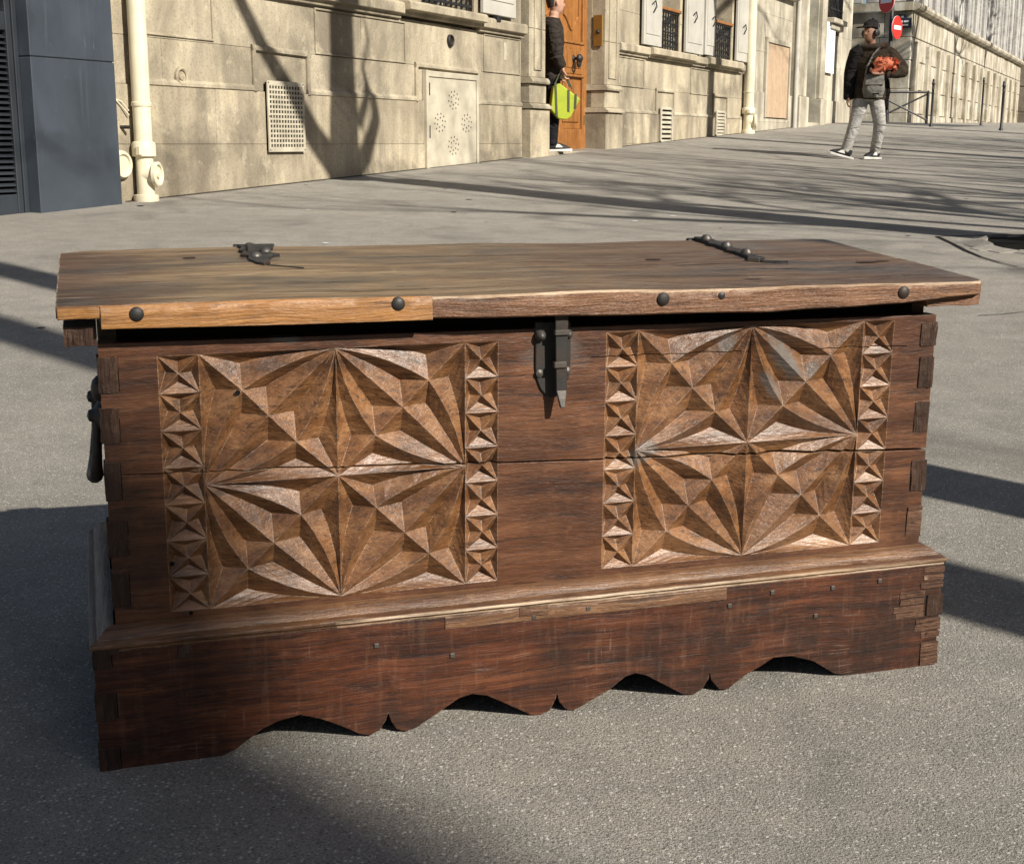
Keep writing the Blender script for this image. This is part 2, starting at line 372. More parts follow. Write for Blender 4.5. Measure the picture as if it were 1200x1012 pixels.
M['sole'] = plain('white sole', (.55, .54, .51), .6, .3, 0, .05); M['cap'] = cloth('black cap', (.014, .013, .013))
M['lime'] = plain('lime yellow bag', (.29, .345, .016), .6, .4, 0, .14, 6, .1); M['limedark'] = plain('olive bag handle', (.05, .055, .03), .6, .3)
M['coral'] = plain('coral paper', (.62, .19, .105), .8, .2, 0, .2, 14, .2); M['greybag'] = cloth('grey bag cloth', (.15, .145, .13))
M['red'] = plain('sign red', (.68, .030, .022), .4, .4, 0, .05); M['signwhite'] = plain('sign white', (.80, .80, .78), .4, .4, 0, .04)
M['plaque'] = plain('dark plaque enamel', (.012, .020, .035), .35, .5, 0, .1); M['paper'] = plain('pale paper', (.74, .77, .80), .8, .2, 0, .04)
M['print'] = plain('blue grey print', (.27, .34, .45), .8, .2, 0, .1)
def mat_far():
    k = NT('grey weathered cladding', .85, .2)
    P = k.coord('World', (1, 1, 1)); v = k.noise(k.coord('World', (1.4, 1.4, .16)), 1.0, 6, .65)
    c = k.ramp(v, [(.3, (.20, .195, .185)), (.5, (.36, .35, .33)), (.7, (.55, .54, .50))])
    c = k.mix(k.ramp(k.noise(P, 3, 5, .6), [(.35, .5), (.55, 0.0)]), c, (.16, .155, .15))
    k.color(c); k.bump(k.noise(k.coord('World', (.3, .3, 9)), 1.0, 3), .5, .05)
    return k.m
M['far'] = mat_far()
M['fardark'] = mat_stone('dark brown stone', (.20, .165, .12), (.30, .25, .19), (.12, .10, .08), 31.0)  # brown stone, darker than the other walls
M['tarmac'] = plain('street tarmac', (.075, .073, .07), .9, .25, 0, .2, 3, .3)
M['blackgap'] = plain('black for shaded gaps', (.008, .007, .006), .9, .1, 0, .1)  # near-black colour put in for the shade inside gaps and openings

# ------------------------------------------------------------------ the ground
def axis_steps(lo, hi, near_lo, near_hi, fine, coarse):
    r = []; v = lo
    while v < hi - 1e-6:
        r.append(v)
        v += fine if near_lo <= v < near_hi else coarse
    r.append(hi); return r
xs = axis_steps(-60, 140, -8, 16, .5, 4.0); ys = axis_steps(-60, 200, -4, 40, .5, 4.0)
gv = [(x, y, zg(x, y)) for y in ys for x in xs]; nx = len(xs)
gf = [(j*nx + i, j*nx + i + 1, (j+1)*nx + i + 1, (j+1)*nx + i) for j in range(len(ys) - 1) for i in range(nx - 1)]
me = bpy.data.meshes.new('pavement'); me.from_pydata(gv, [], gf); me.update(); me.shade_smooth()
pavement = tag(link('pavement', me, M['pave']), kind='structure')
def ribbon(name, pts, w0, w1, mat, parent, lift=.004):
    m = MB(); pts = [Vector((p[0], p[1], 0)) for p in pts]; k = len(pts); vs = []
    for i, p in enumerate(pts):
        t = (pts[min(i+1, k-1)] - pts[max(i-1, 0)]).normalized(); nrm = Vector((-t.y, t.x, 0))
        w = w0 + (w1 - w0)*i/(k - 1); w *= .7 + .6*noise.noise(p*9)**2 + .3*rnd.random()
        for sg in (-1, 1):
            q = p + nrm*w*sg; vs.append((q.x, q.y, zg(q.x, q.y) + lift))
    m.add(vs, [(2*i, 2*i + 1, 2*i + 3, 2*i + 2) for i in range(k - 1)])
    return m.build(name, mat, parent)
def wig(a, b, n, amp, seed):
    out = []
    for i in range(n + 1):
        t = i/n; out.append((a[0] + (b[0]-a[0])*t + amp*noise.noise(Vector((seed, t*4, 0))), a[1] + (b[1]-a[1])*t + amp*noise.noise(Vector((seed + 9, t*4, 0)))))
    return out
M['crack'] = plain('dark crack', (.018, .017, .016), .95, .1)
ribbon('crack', [(2.47, 8.0), (2.43, 7.6), (2.38, 7.2), (2.36, 6.9), (2.37, 6.65), (2.40, 6.5)], .016, .006, M['crack'], pavement)
ribbon('crack', wig((2.5, 8.02), (4.2, 8.7), 12, .10, 3.0), .016, .010, M['crack'], pavement)
ribbon('crack', wig((2.75, 8.1), (4.4, 8.35), 10, .08, 5.0), .012, .008, M['crack'], pavement)

ribbon('crack', wig((1.75, 5.1), (2.3, 5.3), 8, .05, 6.0), .004, .003, M['crack'], pavement)

def blob(c, rx, ry, n, seed, jag=.12, rot=0.0):
    out = []
    for i in range(n):
        a = 2*pi*i/n; r = 1 + jag*noise.noise(Vector((cos(a)*2 + seed, sin(a)*2, seed)))*2
        x, y = rx*r*cos(a), ry*r*sin(a); out.append((c.x + x*cos(rot) - y*sin(rot), c.y + x*sin(rot) + y*cos(rot)))
    return out
for (s0_, s1_, sd_) in ((7.5, 14.0, 1), (16.9, 22.6, 2), (23.1, 27.0, 3)):      # grit and dirt gathered at the foot of the wall
    ribbon('dirt_line', [(lambda q: (q.x, q.y))(W0 + WD*(s0_ + (s1_ - s0_)*i/60) + WN*(.030 + .014*noise.noise(Vector((i*.4, sd_, 0))))) for i in range(61)], .028, .028, plain('wall foot grit', (.085, .072, .052), .95, .1, 0, .4, 30, .5), pavement, .005)
rg = random.Random(12)
for i in range(46):                                   # trodden gum and small pale scraps
    x, y = rg.uniform(-2.6, 4.5), rg.uniform(1.2, 12.5)
    if -.8 < x < .9 and 1.4 < y < 2.7: continue
    r_ = rg.uniform(.006, .017)*(1 + y*.06); m_ = MB(); pp_ = blob(Vector((x, y, 0)), r_, r_*rg.uniform(.6, 1), 12, i*1.7, .2)
    m_.add([(a_, b_, zg(a_, b_) + .0042) for a_, b_ in pp_], [tuple(range(12))]); m_.build('gum_spot' if i % 3 else 'paper_scrap', M['crack'] if i % 3 else M['paper'], pavement)
# tree pit at the right edge: soil with broken asphalt lip
pit_c = Vector((3.25, 7.45, 0))
pit = MB(); bp = blob(pit_c, .66, .66, 40, 4.0, .13, AZW)
pit.add([(x, y, zg(x, y) + .006) for x, y in bp] + [(pit_c.x, pit_c.y, zg(pit_c.x, pit_c.y) + .03)], [(i, (i+1) % 40, 40) for i in range(40)])
tree_pit = tag(pit.build('tree_pit', M['soil']), kind='structure')
for i in range(40):
    a, b = bp[i], bp[(i+1) % 40]
    if rnd.random() < .15: continue
    m = MB(); o1 = Vector((a[0], a[1], 0)); o2 = Vector((b[0], b[1], 0)); out = ((o1 + o2)/2 - pit_c).normalized()
    w = .05 + .10*rnd.random(); h = .012 + .022*rnd.random()
    q = [o1, o2, o2 + out*w, o1 + out*w*(.7 + .5*rnd.random())]
    vs = [(p.x, p.y, zg(p.x, p.y) - .01) for p in q] + [(q[0].x, q[0].y, zg(q[0].x, q[0].y) + h), (q[1].x, q[1].y, zg(q[1].x, q[1].y) + h*.8), (q[2].x, q[2].y, zg(q[2].x, q[2].y) + .003), (q[3].x, q[3].y, zg(q[3].x, q[3].y) + .003)]
    m.add(vs, [(3,2,1,0),(4,5,6,7),(0,1,5,4),(1,2,6,5),(2,3,7,6),(3,0,4,7)]); m.build('asphalt_lip', M['pave'], tree_pit)

# side street between the two buildings and its kerb
def sheet(name, s0, s1, d0, d1, mat, lift, ns=24, nd=10):
    m = MB(); vs = []
    for j in range(nd + 1):
        for i in range(ns + 1):
            p = W0 + WD*(s0 + (s1 - s0)*i/ns) + WN*(d0 + (d1 - d0)*j/nd); vs.append((p.x, p.y, zg(p.x, p.y) + lift))
    m.add(vs, [(j*(ns+1) + i, j*(ns+1) + i + 1, (j+1)*(ns+1) + i + 1, (j+1)*(ns+1) + i) for j in range(nd) for i in range(ns)])
    return m.build(name, mat)
tag(sheet('side_street', 31.9, 38.2, -30, 2.2, M['tarmac'], .004), kind='structure')
kerb = empty('kerb'); tag(kerb, kind='structure')
def kerbstones(s0, s1, d):
    s = s0
    while s < s1:
        L_ = min(.98, s1 - s); m = MB(); a, b = s, s + L_ - .012; vs = []
        for z in (-.05, .045):
            for (ss_, dd) in ((a, d), (b, d), (b, d + .16), (a, d + .16)):
                p = W0 + WD*ss_ + WN*dd; vs.append((p.x, p.y, zg(p.x, p.y) + z))
        m.add(vs, [(3,2,1,0),(4,5,6,7),(0,1,5,4),(1,2,6,5),(2,3,7,6),(3,0,4,7)]); m.build('kerbstone', M['granite'], kerb, .008); s += 1.0
kerbstones(30.5, 58.0, 3.9)

# ------------------------------------------------------------------ stone building along the pavement
RZW = math.atan2(WD.y, WD.x)
def frame(name, label, cat): return empty(name, W0, RZW, label, cat)
# local frame: x = along the street, y = into the wall, z = height
bld = frame('stone_building', 'weathered limestone building with moulded panels and window ledge behind the chest', 'building')
def blocks(parent, s0, s1, z0, z1, mat, y0=0.0, w=.95, off=0.0, th=.16, jit=.0018, gap=.0010, bev=.0026, skip=()):
    s = s0 - off*w
    while s < s1 - .02:
        ww = w*(.85 + .3*rnd.random()); a, b = max(s, s0), min(s + ww, s1)
        if s1 - b < .25: b = s1
        if b - a > .05:
            m = MB(); j = (rnd.random() - .5)*2*jit
            m.box(a + gap, b - gap, y0 + j, y0 + th, z0 + gap, z1 - gap); m.build('stone_block', mat, parent, bev)
        s = b
def gz(s): p = W0 + WD*s; return zg(p.x, p.y)
# core behind the blocks (joint colour), leaving window and door openings
core = MB()
core.box(7.36, 14.52, .10, .42, -.5, 2.0); core.box(16.345, 23.0, .10, .42, -.5, 2.0)
core.box(7.36, 11.78, .10, .42, 2.0, 6); core.box(12.92, 14.52, .10, .42, 2.0, 6); core.box(16.345, 18.46, .10, .42, 2.0, 6)
core.box(19.50, 20.96, .10, .42, 2.0, 6); core.box(22.12, 23.0, .10, .42, 2.0, 6); core.box(14.52, 16.345, .02, .42, 3.6, 6)
core.box(11.78, 12.92, .10, .42, 4.4, 6); core.box(18.46, 19.50, .10, .42, 4.4, 6); core.box(20.96, 22.12, .10, .42, 4.4, 6)
core.build('wall_core', M['joint'], bld)
for (a, b) in ((7.38, 14.03), (16.92, 22.98)):
    blocks(bld, a, b, -.35, .745, M['stone_pl'], -.018, 1.15, .3)
    blocks(bld, a, b, .745, 1.15, M['stone_pl'], -.018, 1.05, .75)
    blocks(bld, a, b, 1.15, 1.475, M['stone'], 0, .95, .4)
    blocks(bld, a, b, 1.475, 1.88, M['stone'], 0, 1.1, .1)
for (a, b) in ((7.38, 11.80), (12.90, 14.03), (16.92, 18.48), (19.48, 20.98), (22.10, 22.98)):
    for i, z in enumerate((2.02, 2.42, 2.82, 3.22, 3.62, 4.02)): blocks(bld, a, b, z, z + .40, M['stone'], 0, .9, .2 + .4*(i % 2))
for a, b in ((11.80, 12.90), (18.48, 19.48), (20.98, 22.10)): blocks(bld, a, b, 4.02, 4.5, M['stone'], 0, .6)
blocks(bld, 7.38, 22.98, 4.42, 5.0, M['stone'], 0, 1.0)
blocks(bld, 7.38, 22.98, 5.0, 6.0, M['stone'], 0, 1.0)
# stepped band moulding that climbs round the grille and the hatch
def band(path, name='band_moulding', w=.034, proud=.028):
    prof = [(-proud, -.35), (-proud, .10), (-proud*.45, .5), (0.02, .5), (0.02, -.5), (-proud*.6, -.5)]
    for i in range(len(path) - 1):
        (a, za), (b, zb) = path[i], path[i+1]; m = MB()
        if abs(b - a) > abs(zb - za):
            m.add([(a - w*.5, y, za + t*w) for y, t in prof] + [(b + w*.5, y, zb + t*w) for y, t in prof], [tuple(range(6)), tuple(range(11, 5, -1))] + [(q, q + 6, (q+1) % 6 + 6, (q+1) % 6) for q in range(6)])
        else:
            lo, hi = min(za, zb) - w*.49, max(za, zb) + w*.49; sg = 1
            m.add([(a + sg*t*w, y - .0015, lo) for y, t in prof] + [(a + sg*t*w, y - .0015, hi) for y, t in prof], [tuple(range(6)), tuple(range(11, 5, -1))] + [(q, q + 6, (q+1) % 6 + 6, (q+1) % 6) for q in range(6)])
        m.build(name, M['stone'], bld)
band([(7.66, 1.172), (9.075, 1.172), (9.075, 1.478), (9.83, 1.465), (9.83, 1.165), (11.665, 1.165), (11.665, 1.478), (12.97, 1.468), (12.97, 1.168), (14.00, 1.168)], w=.05)
band([(16.95, 1.165), (18.48, 1.165), (18.48, 1.475), (19.24, 1.475), (19.24, 1.165), (21.16, 1.165), (21.16, 1.485), (21.90, 1.485), (21.90, 1.165), (22.98, 1.165)], w=.05)
# thin incised frames of the upper panels, as fine raised fillets
def fillet(a, b, z0, z1, t=.016):
    for (p, q, r_, s_) in ((a, b, z0, z0 + t), (a, b, z1 - t, z1), (a, a + t, z0 + t, z1 - t), (b - t, b, z0 + t, z1 - t)):
        MB().box(p, q, -.014, .02, r_, s_).build('panel_fillet', M['stone'], bld, .003)
fillet(7.80, 8.585, 1.492, 1.84); fillet(9.95, 11.465, 1.478, 1.85); fillet(13.10, 13.99, 1.478, 1.86); fillet(17.0, 17.98, 1.478, 1.855); fillet(20.0, 20.9, 1.47, 1.85)
# ledge under the windows
def ledge(a, b, z0, z1, d, name='ledge'):
    prof = [(.05, z0), (-d*.45, z0), (-d*.55, z0 + .035), (-d, z0 + .045), (-d, z1 - .02), (-d + .02, z1), (.05, z1)]
    MB().sweep_x(prof, a, b).build(name, M['stone'], bld, .004)
ledge(7.40, 11.34, 1.868, 2.015, .085); ledge(11.345, 12.945, 1.905, 2.03, .14, 'window_sill'); ledge(12.95, 14.03, 1.868, 2.015, .085)
ledge(16.92, 18.02, 1.872, 2.015, .085); ledge(18.025, 19.95, 1.885, 2.02, .13, 'window_sill'); ledge(19.955, 20.60, 1.872, 2.015, .085); ledge(20.605, 22.40, 1.885, 2.035, .13, 'window_sill'); ledge(22.405, 22.66, 1.872, 2.02, .085)
# pilasters of the doorway
def pilaster(a, b, zb):
    MB().box(a - .04, b + .02, -.125, .3, -.3, 1.125).build('pilaster_plinth', M['stone_pl'], bld, .012)
    MB().sweep_x([(-.155, 1.128), (-.155, 1.150), (-.13, 1.165), (-.11, 1.185), (.3, 1.185), (.3, 1.128)], a - .05, b + .03).build('base_moulding', M['stone'], bld, .003)
    MB().box(a, b, -.085, .3, 1.187, 1.395).build('pilaster_base', M['stone'], bld, .006)
    MB().sweep_x([(-.12, 1.398), (-.13, 1.42), (-.12, 1.445), (-.10, 1.465), (.3, 1.465), (.3, 1.398)], a - .02, b + .015).build('base_moulding', M['stone'], bld, .003)
    z = 1.468
    for h in (.52, .55, .5, .6, .55, .6):
        MB().box(a + .01, b - .005, -.075, .3, z, z + h - .004).build('stone_block', M['stone'], bld, .005); z += h
    for p in (a + .13, b - .13): MB().box(p - .008, p + .008, -.092, -.07, 1.56, 4.2).build('panel_fillet', M['stone'], bld, .003)
    MB().box(a + .125, b - .125, -.090, -.07, 1.545, 1.56).build('panel_fillet', M['stone'], bld, .003)
pilaster(14.08, 14.53, 0); pilaster(16.345, 16.86, 0)
MB().box(14.53, 16.345, -.02, .42, 3.55, 4.3).build('door_lintel', M['stone'], bld, .01)
MB().box(14.52, 16.35, -.10, .40, .35, gz(15.4) + .012).build('door_step', M['stone_pl'], bld, .01)
# double door
door = empty('door'); door.parent = bld; door.location = (0, -.09, 0)
def dpart(name, m, mat=None, bev=.006): return m.build(name, mat or M['oakdoor'], door, bev)
zb = gz(15.4) + .016
for (a, b) in ((14.53, 15.425), (15.435, 16.343)):
    dpart('stile', MB().box(a, a + .13, .25, .31, zb, 3.5)); dpart('stile', MB().box(b - .13, b, .25, .31, zb, 3.5))
    dpart('bottom_rail', MB().box(a + .13, b - .13, .255, .31, zb, zb + .26)); dpart('lock_rail', MB().box(a + .13, b - .13, .255, .31, 1.58, 1.93))
    dpart('top_rail', MB().box(a + .13, b - .13, .255, .31, 3.2, 3.5))
    dpart('lower_panel', MB().box(a + .13, b - .13, .283, .31, zb + .26, 1.58)); dpart('raised_panel', MB().box(a + .20, b - .20, .266, .283, zb + .34, 1.50), None, .012)
    dpart('upper_panel', MB().box(a + .13, b - .13, .283, .31, 1.93, 3.2))
    n = 14; c = (a + b)/2
    arc = [(c - .24, 3.0)] + [(c - .24 + .48*i/n, 2.10 - .0 + .16*abs(cos(pi*i/n))**1.5) for i in range(n + 1)] + [(c + .24, 3.0)]
    dpart('scroll_moulding', MB().tube([(x, .278, z) for x, z in arc], .016, 8, True), None, 0)
    dpart('rail_moulding', MB().box(a + .10, b - .10, .238, .256, 1.935, 1.965)); dpart('rail_moulding', MB().box(a + .10, b - .10, .238, .256, 1.545, 1.575))
    dpart('lock_panel', MB().box(a + .19, b - .19, .245, .256, 1.65, 1.86))
kn = MB().lathe([(.035, 0), (.045, .012), (.02, .03), (.018, .05), (.05, .075), (.052, .10), (.03, .125), (.004, .13)], (15.89, .255, 1.76), (0, -1, 0), 16)
kn.tube([(15.89 + .055*cos(t), .17, 1.74 + .075*sin(t)) for t in [pi*1.05 + i*pi*.9/10 for i in range(11)]], .016, 8)
dpart('knocker', kn, M['black'], 0)
dpart('keyhole_plate', MB().box(16.24, 16.275, .243, .25, .98, 1.09), M['brass'], .003)
pl = MB().box(16.330, 16.345, -.045, .075, 1.93, 2.30).build('bell_plate', M['brass'], bld, .004)
MB().lathe([(.028, 0), (.028, .008), (.018, .014), (.012, .022), (.002, .024)], (16.331, .015, 2.10), (-1, 0, 0), 14).build('bell_button', M['black'], bld)

# windows with shutters
def window(a, b, sill, shutters, grill=True):
    w = empty('window'); w.parent = bld
    MB().box(a, b, .40, .41, sill, 4.4).build('pane', M['glass'], w)
    for x in (a, (a + b)/2 - .03, b - .06): MB().box(x, x + .06, .355, .398, sill, 4.4).build('window_frame', M['white'], w, .005)
    MB().box(a + .06, b - .06, .358, .398, sill, sill + .09).build('window_frame', M['white'], w, .005)
    MB().box(a, b, .10, .36, sill - .02, sill + .004).build('inner_sill', M['stone'], w, .004)
    MB().box(b + .002, b + .03, .005, .40, sill, 4.4).build('reveal', M['stone'], w); MB().box(a - .03, a - .002, .005, .40, sill, 4.4).build('reveal', M['stone'], w)
    if grill:
        g = MB(); y = .03
        g.box(a, b, y - .012, y + .012, sill + .06, sill + .085); g.box(a, b, y - .02, y + .02, sill + .52, sill + .545)
        k = int((b - a)/.105)
        for i in range(k + 1):
            x = a + (b - a)*i/k; g.box(x - .008, x + .008, y - .008, y + .008, sill + .02, sill + .53)
            if i < k:
                xc = x + (b - a)/k*.5
                for zc, r in ((sill + .18, .042), (sill + .30, .046), (sill + .42, .042)):
                    g.tube([(xc + r*cos(t), y, zc + r*sin(t)) for t in [2*pi*q/12 for q in range(13)]], .008, 5)
        g.build('railing', M['black'], w)
        MB().box(a - .03, b + .03, y - .045, y + .045, sill + .545, sill + .585).build('handrail', M['oakdoor'], w, .006)
    for (x0, x1) in shutters:
        sh = MB().box(x0, x1, -.075, -.035, sill + .02, 4.3).build('shutter', M['shutter'], w, .005)
        MB().box(x0 + .07, x1 - .07, -.084, -.075, sill + .16, 3.3).build('shutter_panel', M['shutter'], sh, .006)
        m = MB(); zz = sill + .55
        m.tube([(x0 + .25, -.10, zz), (x0 + .32, -.115, zz + .05), (x0 + .40, -.105, zz - .02), (x0 + .30, -.10, zz - .10)], .009, 6); m.build('shutter_latch', M['iron'], sh)
        MB().box(x0 + .28, x0 + .36, -.10, -.0, sill - .045, sill + .015).build('shutter_stop', M['black'], sh, .004)
window(11.80, 12.90, 2.03, [(12.97, 13.75)]); window(18.50, 19.46, 2.02, [(17.76, 18.47), (19.54, 20.36)]); window(21.00, 22.08, 2.035, [(20.46, 20.96), (22.15, 22.92)])

# perforated vent grille
gr = empty('vent_grille'); gr.parent = bld
def perf(x0, x1, z0, z1, nx_, nz_, mx, mz, y, parent):
    m = MB(); m.box(x0, x0 + mx, y, y + .01, z0, z1); m.box(x1 - mx, x1, y, y + .01, z0, z1)
    m.box(x0 + mx, x1 - mx, y, y + .01, z0, z0 + mz); m.box(x0 + mx, x1 - mx, y, y + .01, z1 - mz, z1)
    cx_, cz_ = (x1 - x0 - 2*mx)/nx_, (z1 - z0 - 2*mz)/nz_
    for i in range(nx_ + 1):
        c = x0 + mx + cx_*i; m.box(c - cx_*.16, c + cx_*.16, y + .0005, y + .0095, z0 + mz, z1 - mz)
    for j in range(nz_ + 1):
        c = z0 + mz + cz_*j; m.box(x0 + mx, x1 - mx, y + .001, y + .009, c - cz_*.19, c + cz_*.19)
    return m.build('perforated_plate', M['white'], parent)
perf(9.185, 9.70, .685, 1.235, 12, 13, .022, .03, -.050, gr)
MB().box(9.195, 9.69, -.0235, -.0185, .695, 1.225).build('shade_backing', M['blackgap'], gr)  # black plate paints the shade of a deeper vent box
for x in (9.20, 9.685):
    for z in (.70, .96, 1.22): MB().lathe([(.006, 0), (.006, .003), (.002, .005)], (x, -.050, z), (0, -1, 0), 8).build('rivet', M['iron_l'], gr)
for (a, b, z0, z1, n) in ((18.60, 19.13, .785, 1.235, 7), (21.25, 21.755, .885, 1.24, 7)):
    g = empty('slatted_vent'); g.parent = bld
    MB().box(a, b, -.024, -.0185, z0, z1).build('shade_backing', M['blackgap'], g)  # black plate in place of the vent's shaded depth
    MB().box(a, a + .05, -.045, -.025, z0, z1).box(b - .05, b, -.045, -.025, z0, z1).build('vent_frame', M['white'], g)
    for i in range(n + 1):
        z = z0 + (z1 - z0)*i/n; MB().add([(a + .05, -.043, z - .016), (b - .05, -.043, z - .016), (b - .05, -.026, z + .018), (a + .05, -.026, z + .018), (a + .05, -.038, z - .022), (b - .05, -.038, z - .022), (b - .05, -.024, z + .012), (a + .05, -.024, z + .012)],
                                         [(0,1,2,3),(7,6,5,4),(0,4,5,1),(1,5,6,2),(2,6,7,3),(3,7,4,0)]).build('slat', M['white'], g)
# meter hatch
ht = empty('meter_hatch'); ht.parent = bld
MB().box(11.79, 11.84, -.050, 0, .40, 1.435).box(12.86, 12.905, -.050, 0, .40, 1.43).box(11.84, 12.86, -.050, 0, 1.375, 1.43).build('hatch_frame', M['white'], ht, .004)
MB().box(11.845, 12.855, -.040, -.019, .40, 1.37).build('hatch_leaf', M['white'], ht, .004)
for (cx_, cz_) in ((12.36, 1.17), (12.07, .95), (12.64, .95), (12.35, .73)):
    for ring, cnt in ((.045, 6), (.085, 10)):
        for i in range(cnt):
            a = 2*pi*i/cnt + ring*9
            MB().lathe([(.0095, 0), (.0095, .001)], (cx_ + ring*1.25*cos(a), -.0402, cz_ + ring*sin(a)), (0, -1, 0), 8).build('vent_hole', M['iron'], ht)
for z in (.80, 1.20): MB().box(11.835, 11.85, -.056, -.04, z, z + .12).build('hinge', M['iron'], ht, .003)
# round fittings
MB().lathe([(.068, 0), (.068, .02), (.056, .03), (.045, .022), (.045, .012), (.03, .010), (.026, .022), (.002, .026)], (8.18, 0, 1.222), (0, -1, 0), 26).build('round_medallion', M['stone_pl'], bld, 0, True)
MB().lathe([(.060, 0), (.060, .02), (.052, .03), (.042, .02), (.04, .008), (.002, .006)], (12.36, 0, 1.738), (0, -1, 0), 24).build('round_ring', M['iron'], bld, 0, True)
MB().lathe([(.095, 0), (.095, .03), (.085, .045), (.07, .045), (.065, .03), (.002, .03)], (7.46, -.018, .61), (0, -1, 0), 26).build('round_cap', M['cream'], bld, 0, True)
MB().box(13.60, 13.66, -.006, .01, 1.62, 1.80).build('paint_mark', M['white'], bld, .003)

# ------------------------------------------------------------------ dark shopfront at the left
shop = frame('shopfront', 'dark blue grey metal shopfront cladding beside the cream downpipe', 'shopfront')
zt = 6.0
MB().box(6.60, 7.355, -.12, .30, .25, 1.273).build('cladding_panel', M['slate'], shop, .004)
MB().box(6.60, 7.355, -.12, .30, 1.279, zt).build('cladding_panel', M['slate'], shop, .004)
MB().box(6.61, 7.345, -.112, .29, 1.26, 1.29).build('cladding_backing', M['slate_dk'], shop)
for z in (.42, .80, 1.20, 1.34): MB().lathe([(.006, 0), (.005, .004)], (6.60, .02, z), (-1, 0, 0), 8).build('rivet', M['slate_dk'], shop)
MB().box(6.562, 6.598, -.03, .30, .2, zt).build('door_post', M['slate_dk'], shop, .004)
MB().box(4.6, 6.56, .13, .16, .2, zt).build('shade_backing', M['blackgap'], shop)  # black sheet painted as the dark inside behind the louvres
MB().box(6.515, 6.560, -.022, .12, .2, zt).build('door_stile', M['slate_dk'], shop, .005)
MB().box(4.6, 6.514, -.019, .12, .2, .44).build('bottom_rail', M['slate_dk'], shop, .005)
MB().box(4.6, 6.514, -.019, .12, 1.425, 1.535).build('lock_rail', M['slate_dk'], shop, .005)
n = 27
for i in range(n):
    z = .455 + (1.415 - .455)*i/n
    MB().add([(4.6, -.015, z), (6.513, -.015, z), (6.513, .06, z + .030), (4.6, .06, z + .030), (4.6, -.015, z + .008), (6.513, -.015, z + .008), (6.513, .06, z + .038), (4.6, .06, z + .038)],
             [(3,2,1,0),(4,5,6,7),(0,1,5,4),(1,2,6,5),(2,3,7,6),(3,0,4,7)]).build('louvre_slat', M['slate_dk'], shop)
MB().box(4.6, 6.514, .06, .07, 1.536, 3.6).build('glass_pane', M['glass'], shop)
MB().prism_y([(6.36 + .04*cos(t), 1.60 + .06*sin(t)) for t in [2*pi*i/20 for i in range(20)]], .05, .059).build('round_sticker', M['signwhite'], shop)

# ------------------------------------------------------------------ downpipes
def downpipe(name, label, s, off, r, zt_, zbase, zcap, wire=False):
    p = empty(name, W0, RZW, label, 'downpipe', 'downpipes on the stone building')
    y = -off
    MB().lathe([(r, zcap + .02), (r, zt_)], (s, y, 0), (0, 0, 1), 24).build('pipe', M['cream'], p, 0, True)
    MB().lathe([(r*1.08, zcap + .30), (r*1.10, zcap + .305), (r*1.10, zcap + .325), (r*1.0, zcap + .33)], (s, y, 0), (0, 0, 1), 24).build('collar', M['cream'], p, 0, True)
    m = MB().lathe([(r*1.05, zcap - .04), (r*1.32, zcap - .035), (r*1.32, zcap + .045), (r*1.22, zcap + .06), (r*1.0, zcap + .065)], (s, y, 0), (0, 0, 1), 24)
    m.build('socket', M['cream'], p, 0, True)
    MB().box(s - r*1.55, s - r*.9, y - r*.75, y - r*.1, zcap - .03, zcap + .035).build('clamp', M['cream'], p, .006)
    MB().lathe([(r*.98, zbase - .2), (r*.98, zcap - .04)], (s, y, 0), (0, 0, 1), 24).build('lower_pipe', M['cream'], p, 0, True)
    MB().lathe([(r*1.0, zbase + .05), (r*1.35, zbase + .045), (r*1.40, zbase + .02), (r*1.30, zbase - .05)], (s, y, 0), (0, 0, 1), 24).build('foot_collar', M['cream'], p, 0, True)
    ax = Vector((.30, -.95, 0)).normalized()
    MB().lathe([(r*1.0, 0), (r*1.05, r*1.15), (r*1.38, r*1.2), (r*1.38, r*1.6), (r*1.2, r*1.7), (r*1.02, r*1.62), (r*1.0, r*1.45), (r*.45, r*1.44), (r*.40, r*1.66), (.002, r*1.68)], (s, y, zbase + .185), ax, 28).build('cleanout_cap', M['cream'], p, 0, True)
    if wire:
        for k, dx in enumerate((.12, .15)):
            MB().tube([(s + r*.6, y + .03, zcap + .42), (s + dx - .02, y + .05, zcap + .34), (s + dx, y + .06, zcap + .22), (s + dx - .02, y + .06, zcap + .10), (s + r*.8, y + .03, zcap + .05)], .006, 6).build('wire', M['cream'], p, 0, True)
        for k in range(2): MB().tube([(s - .22, -.02, 1.06 + .02*k), (s - .12, -.03, 1.03 - .03*k), (s - r, -.04, .97 - .03*k)], .005, 6).build('wire', M['cream'], p, 0, True)
        MB().tube([(s - .13, .0, .86), (s - .1, -.08, .86)], .012, 8).build('bracket_pin', M['iron'], p)
    return p
downpipe('downpipe', 'cream painted downpipe with round cleanout cap beside the dark shopfront', 7.625, .10, .062, 6.0, gz(7.6) - .005, .70, True)
downpipe('downpipe', 'far pale downpipe between the shuttered windows and the plain doorway', 22.82, .11, .085, 6.0, gz(22.8), 1.27)

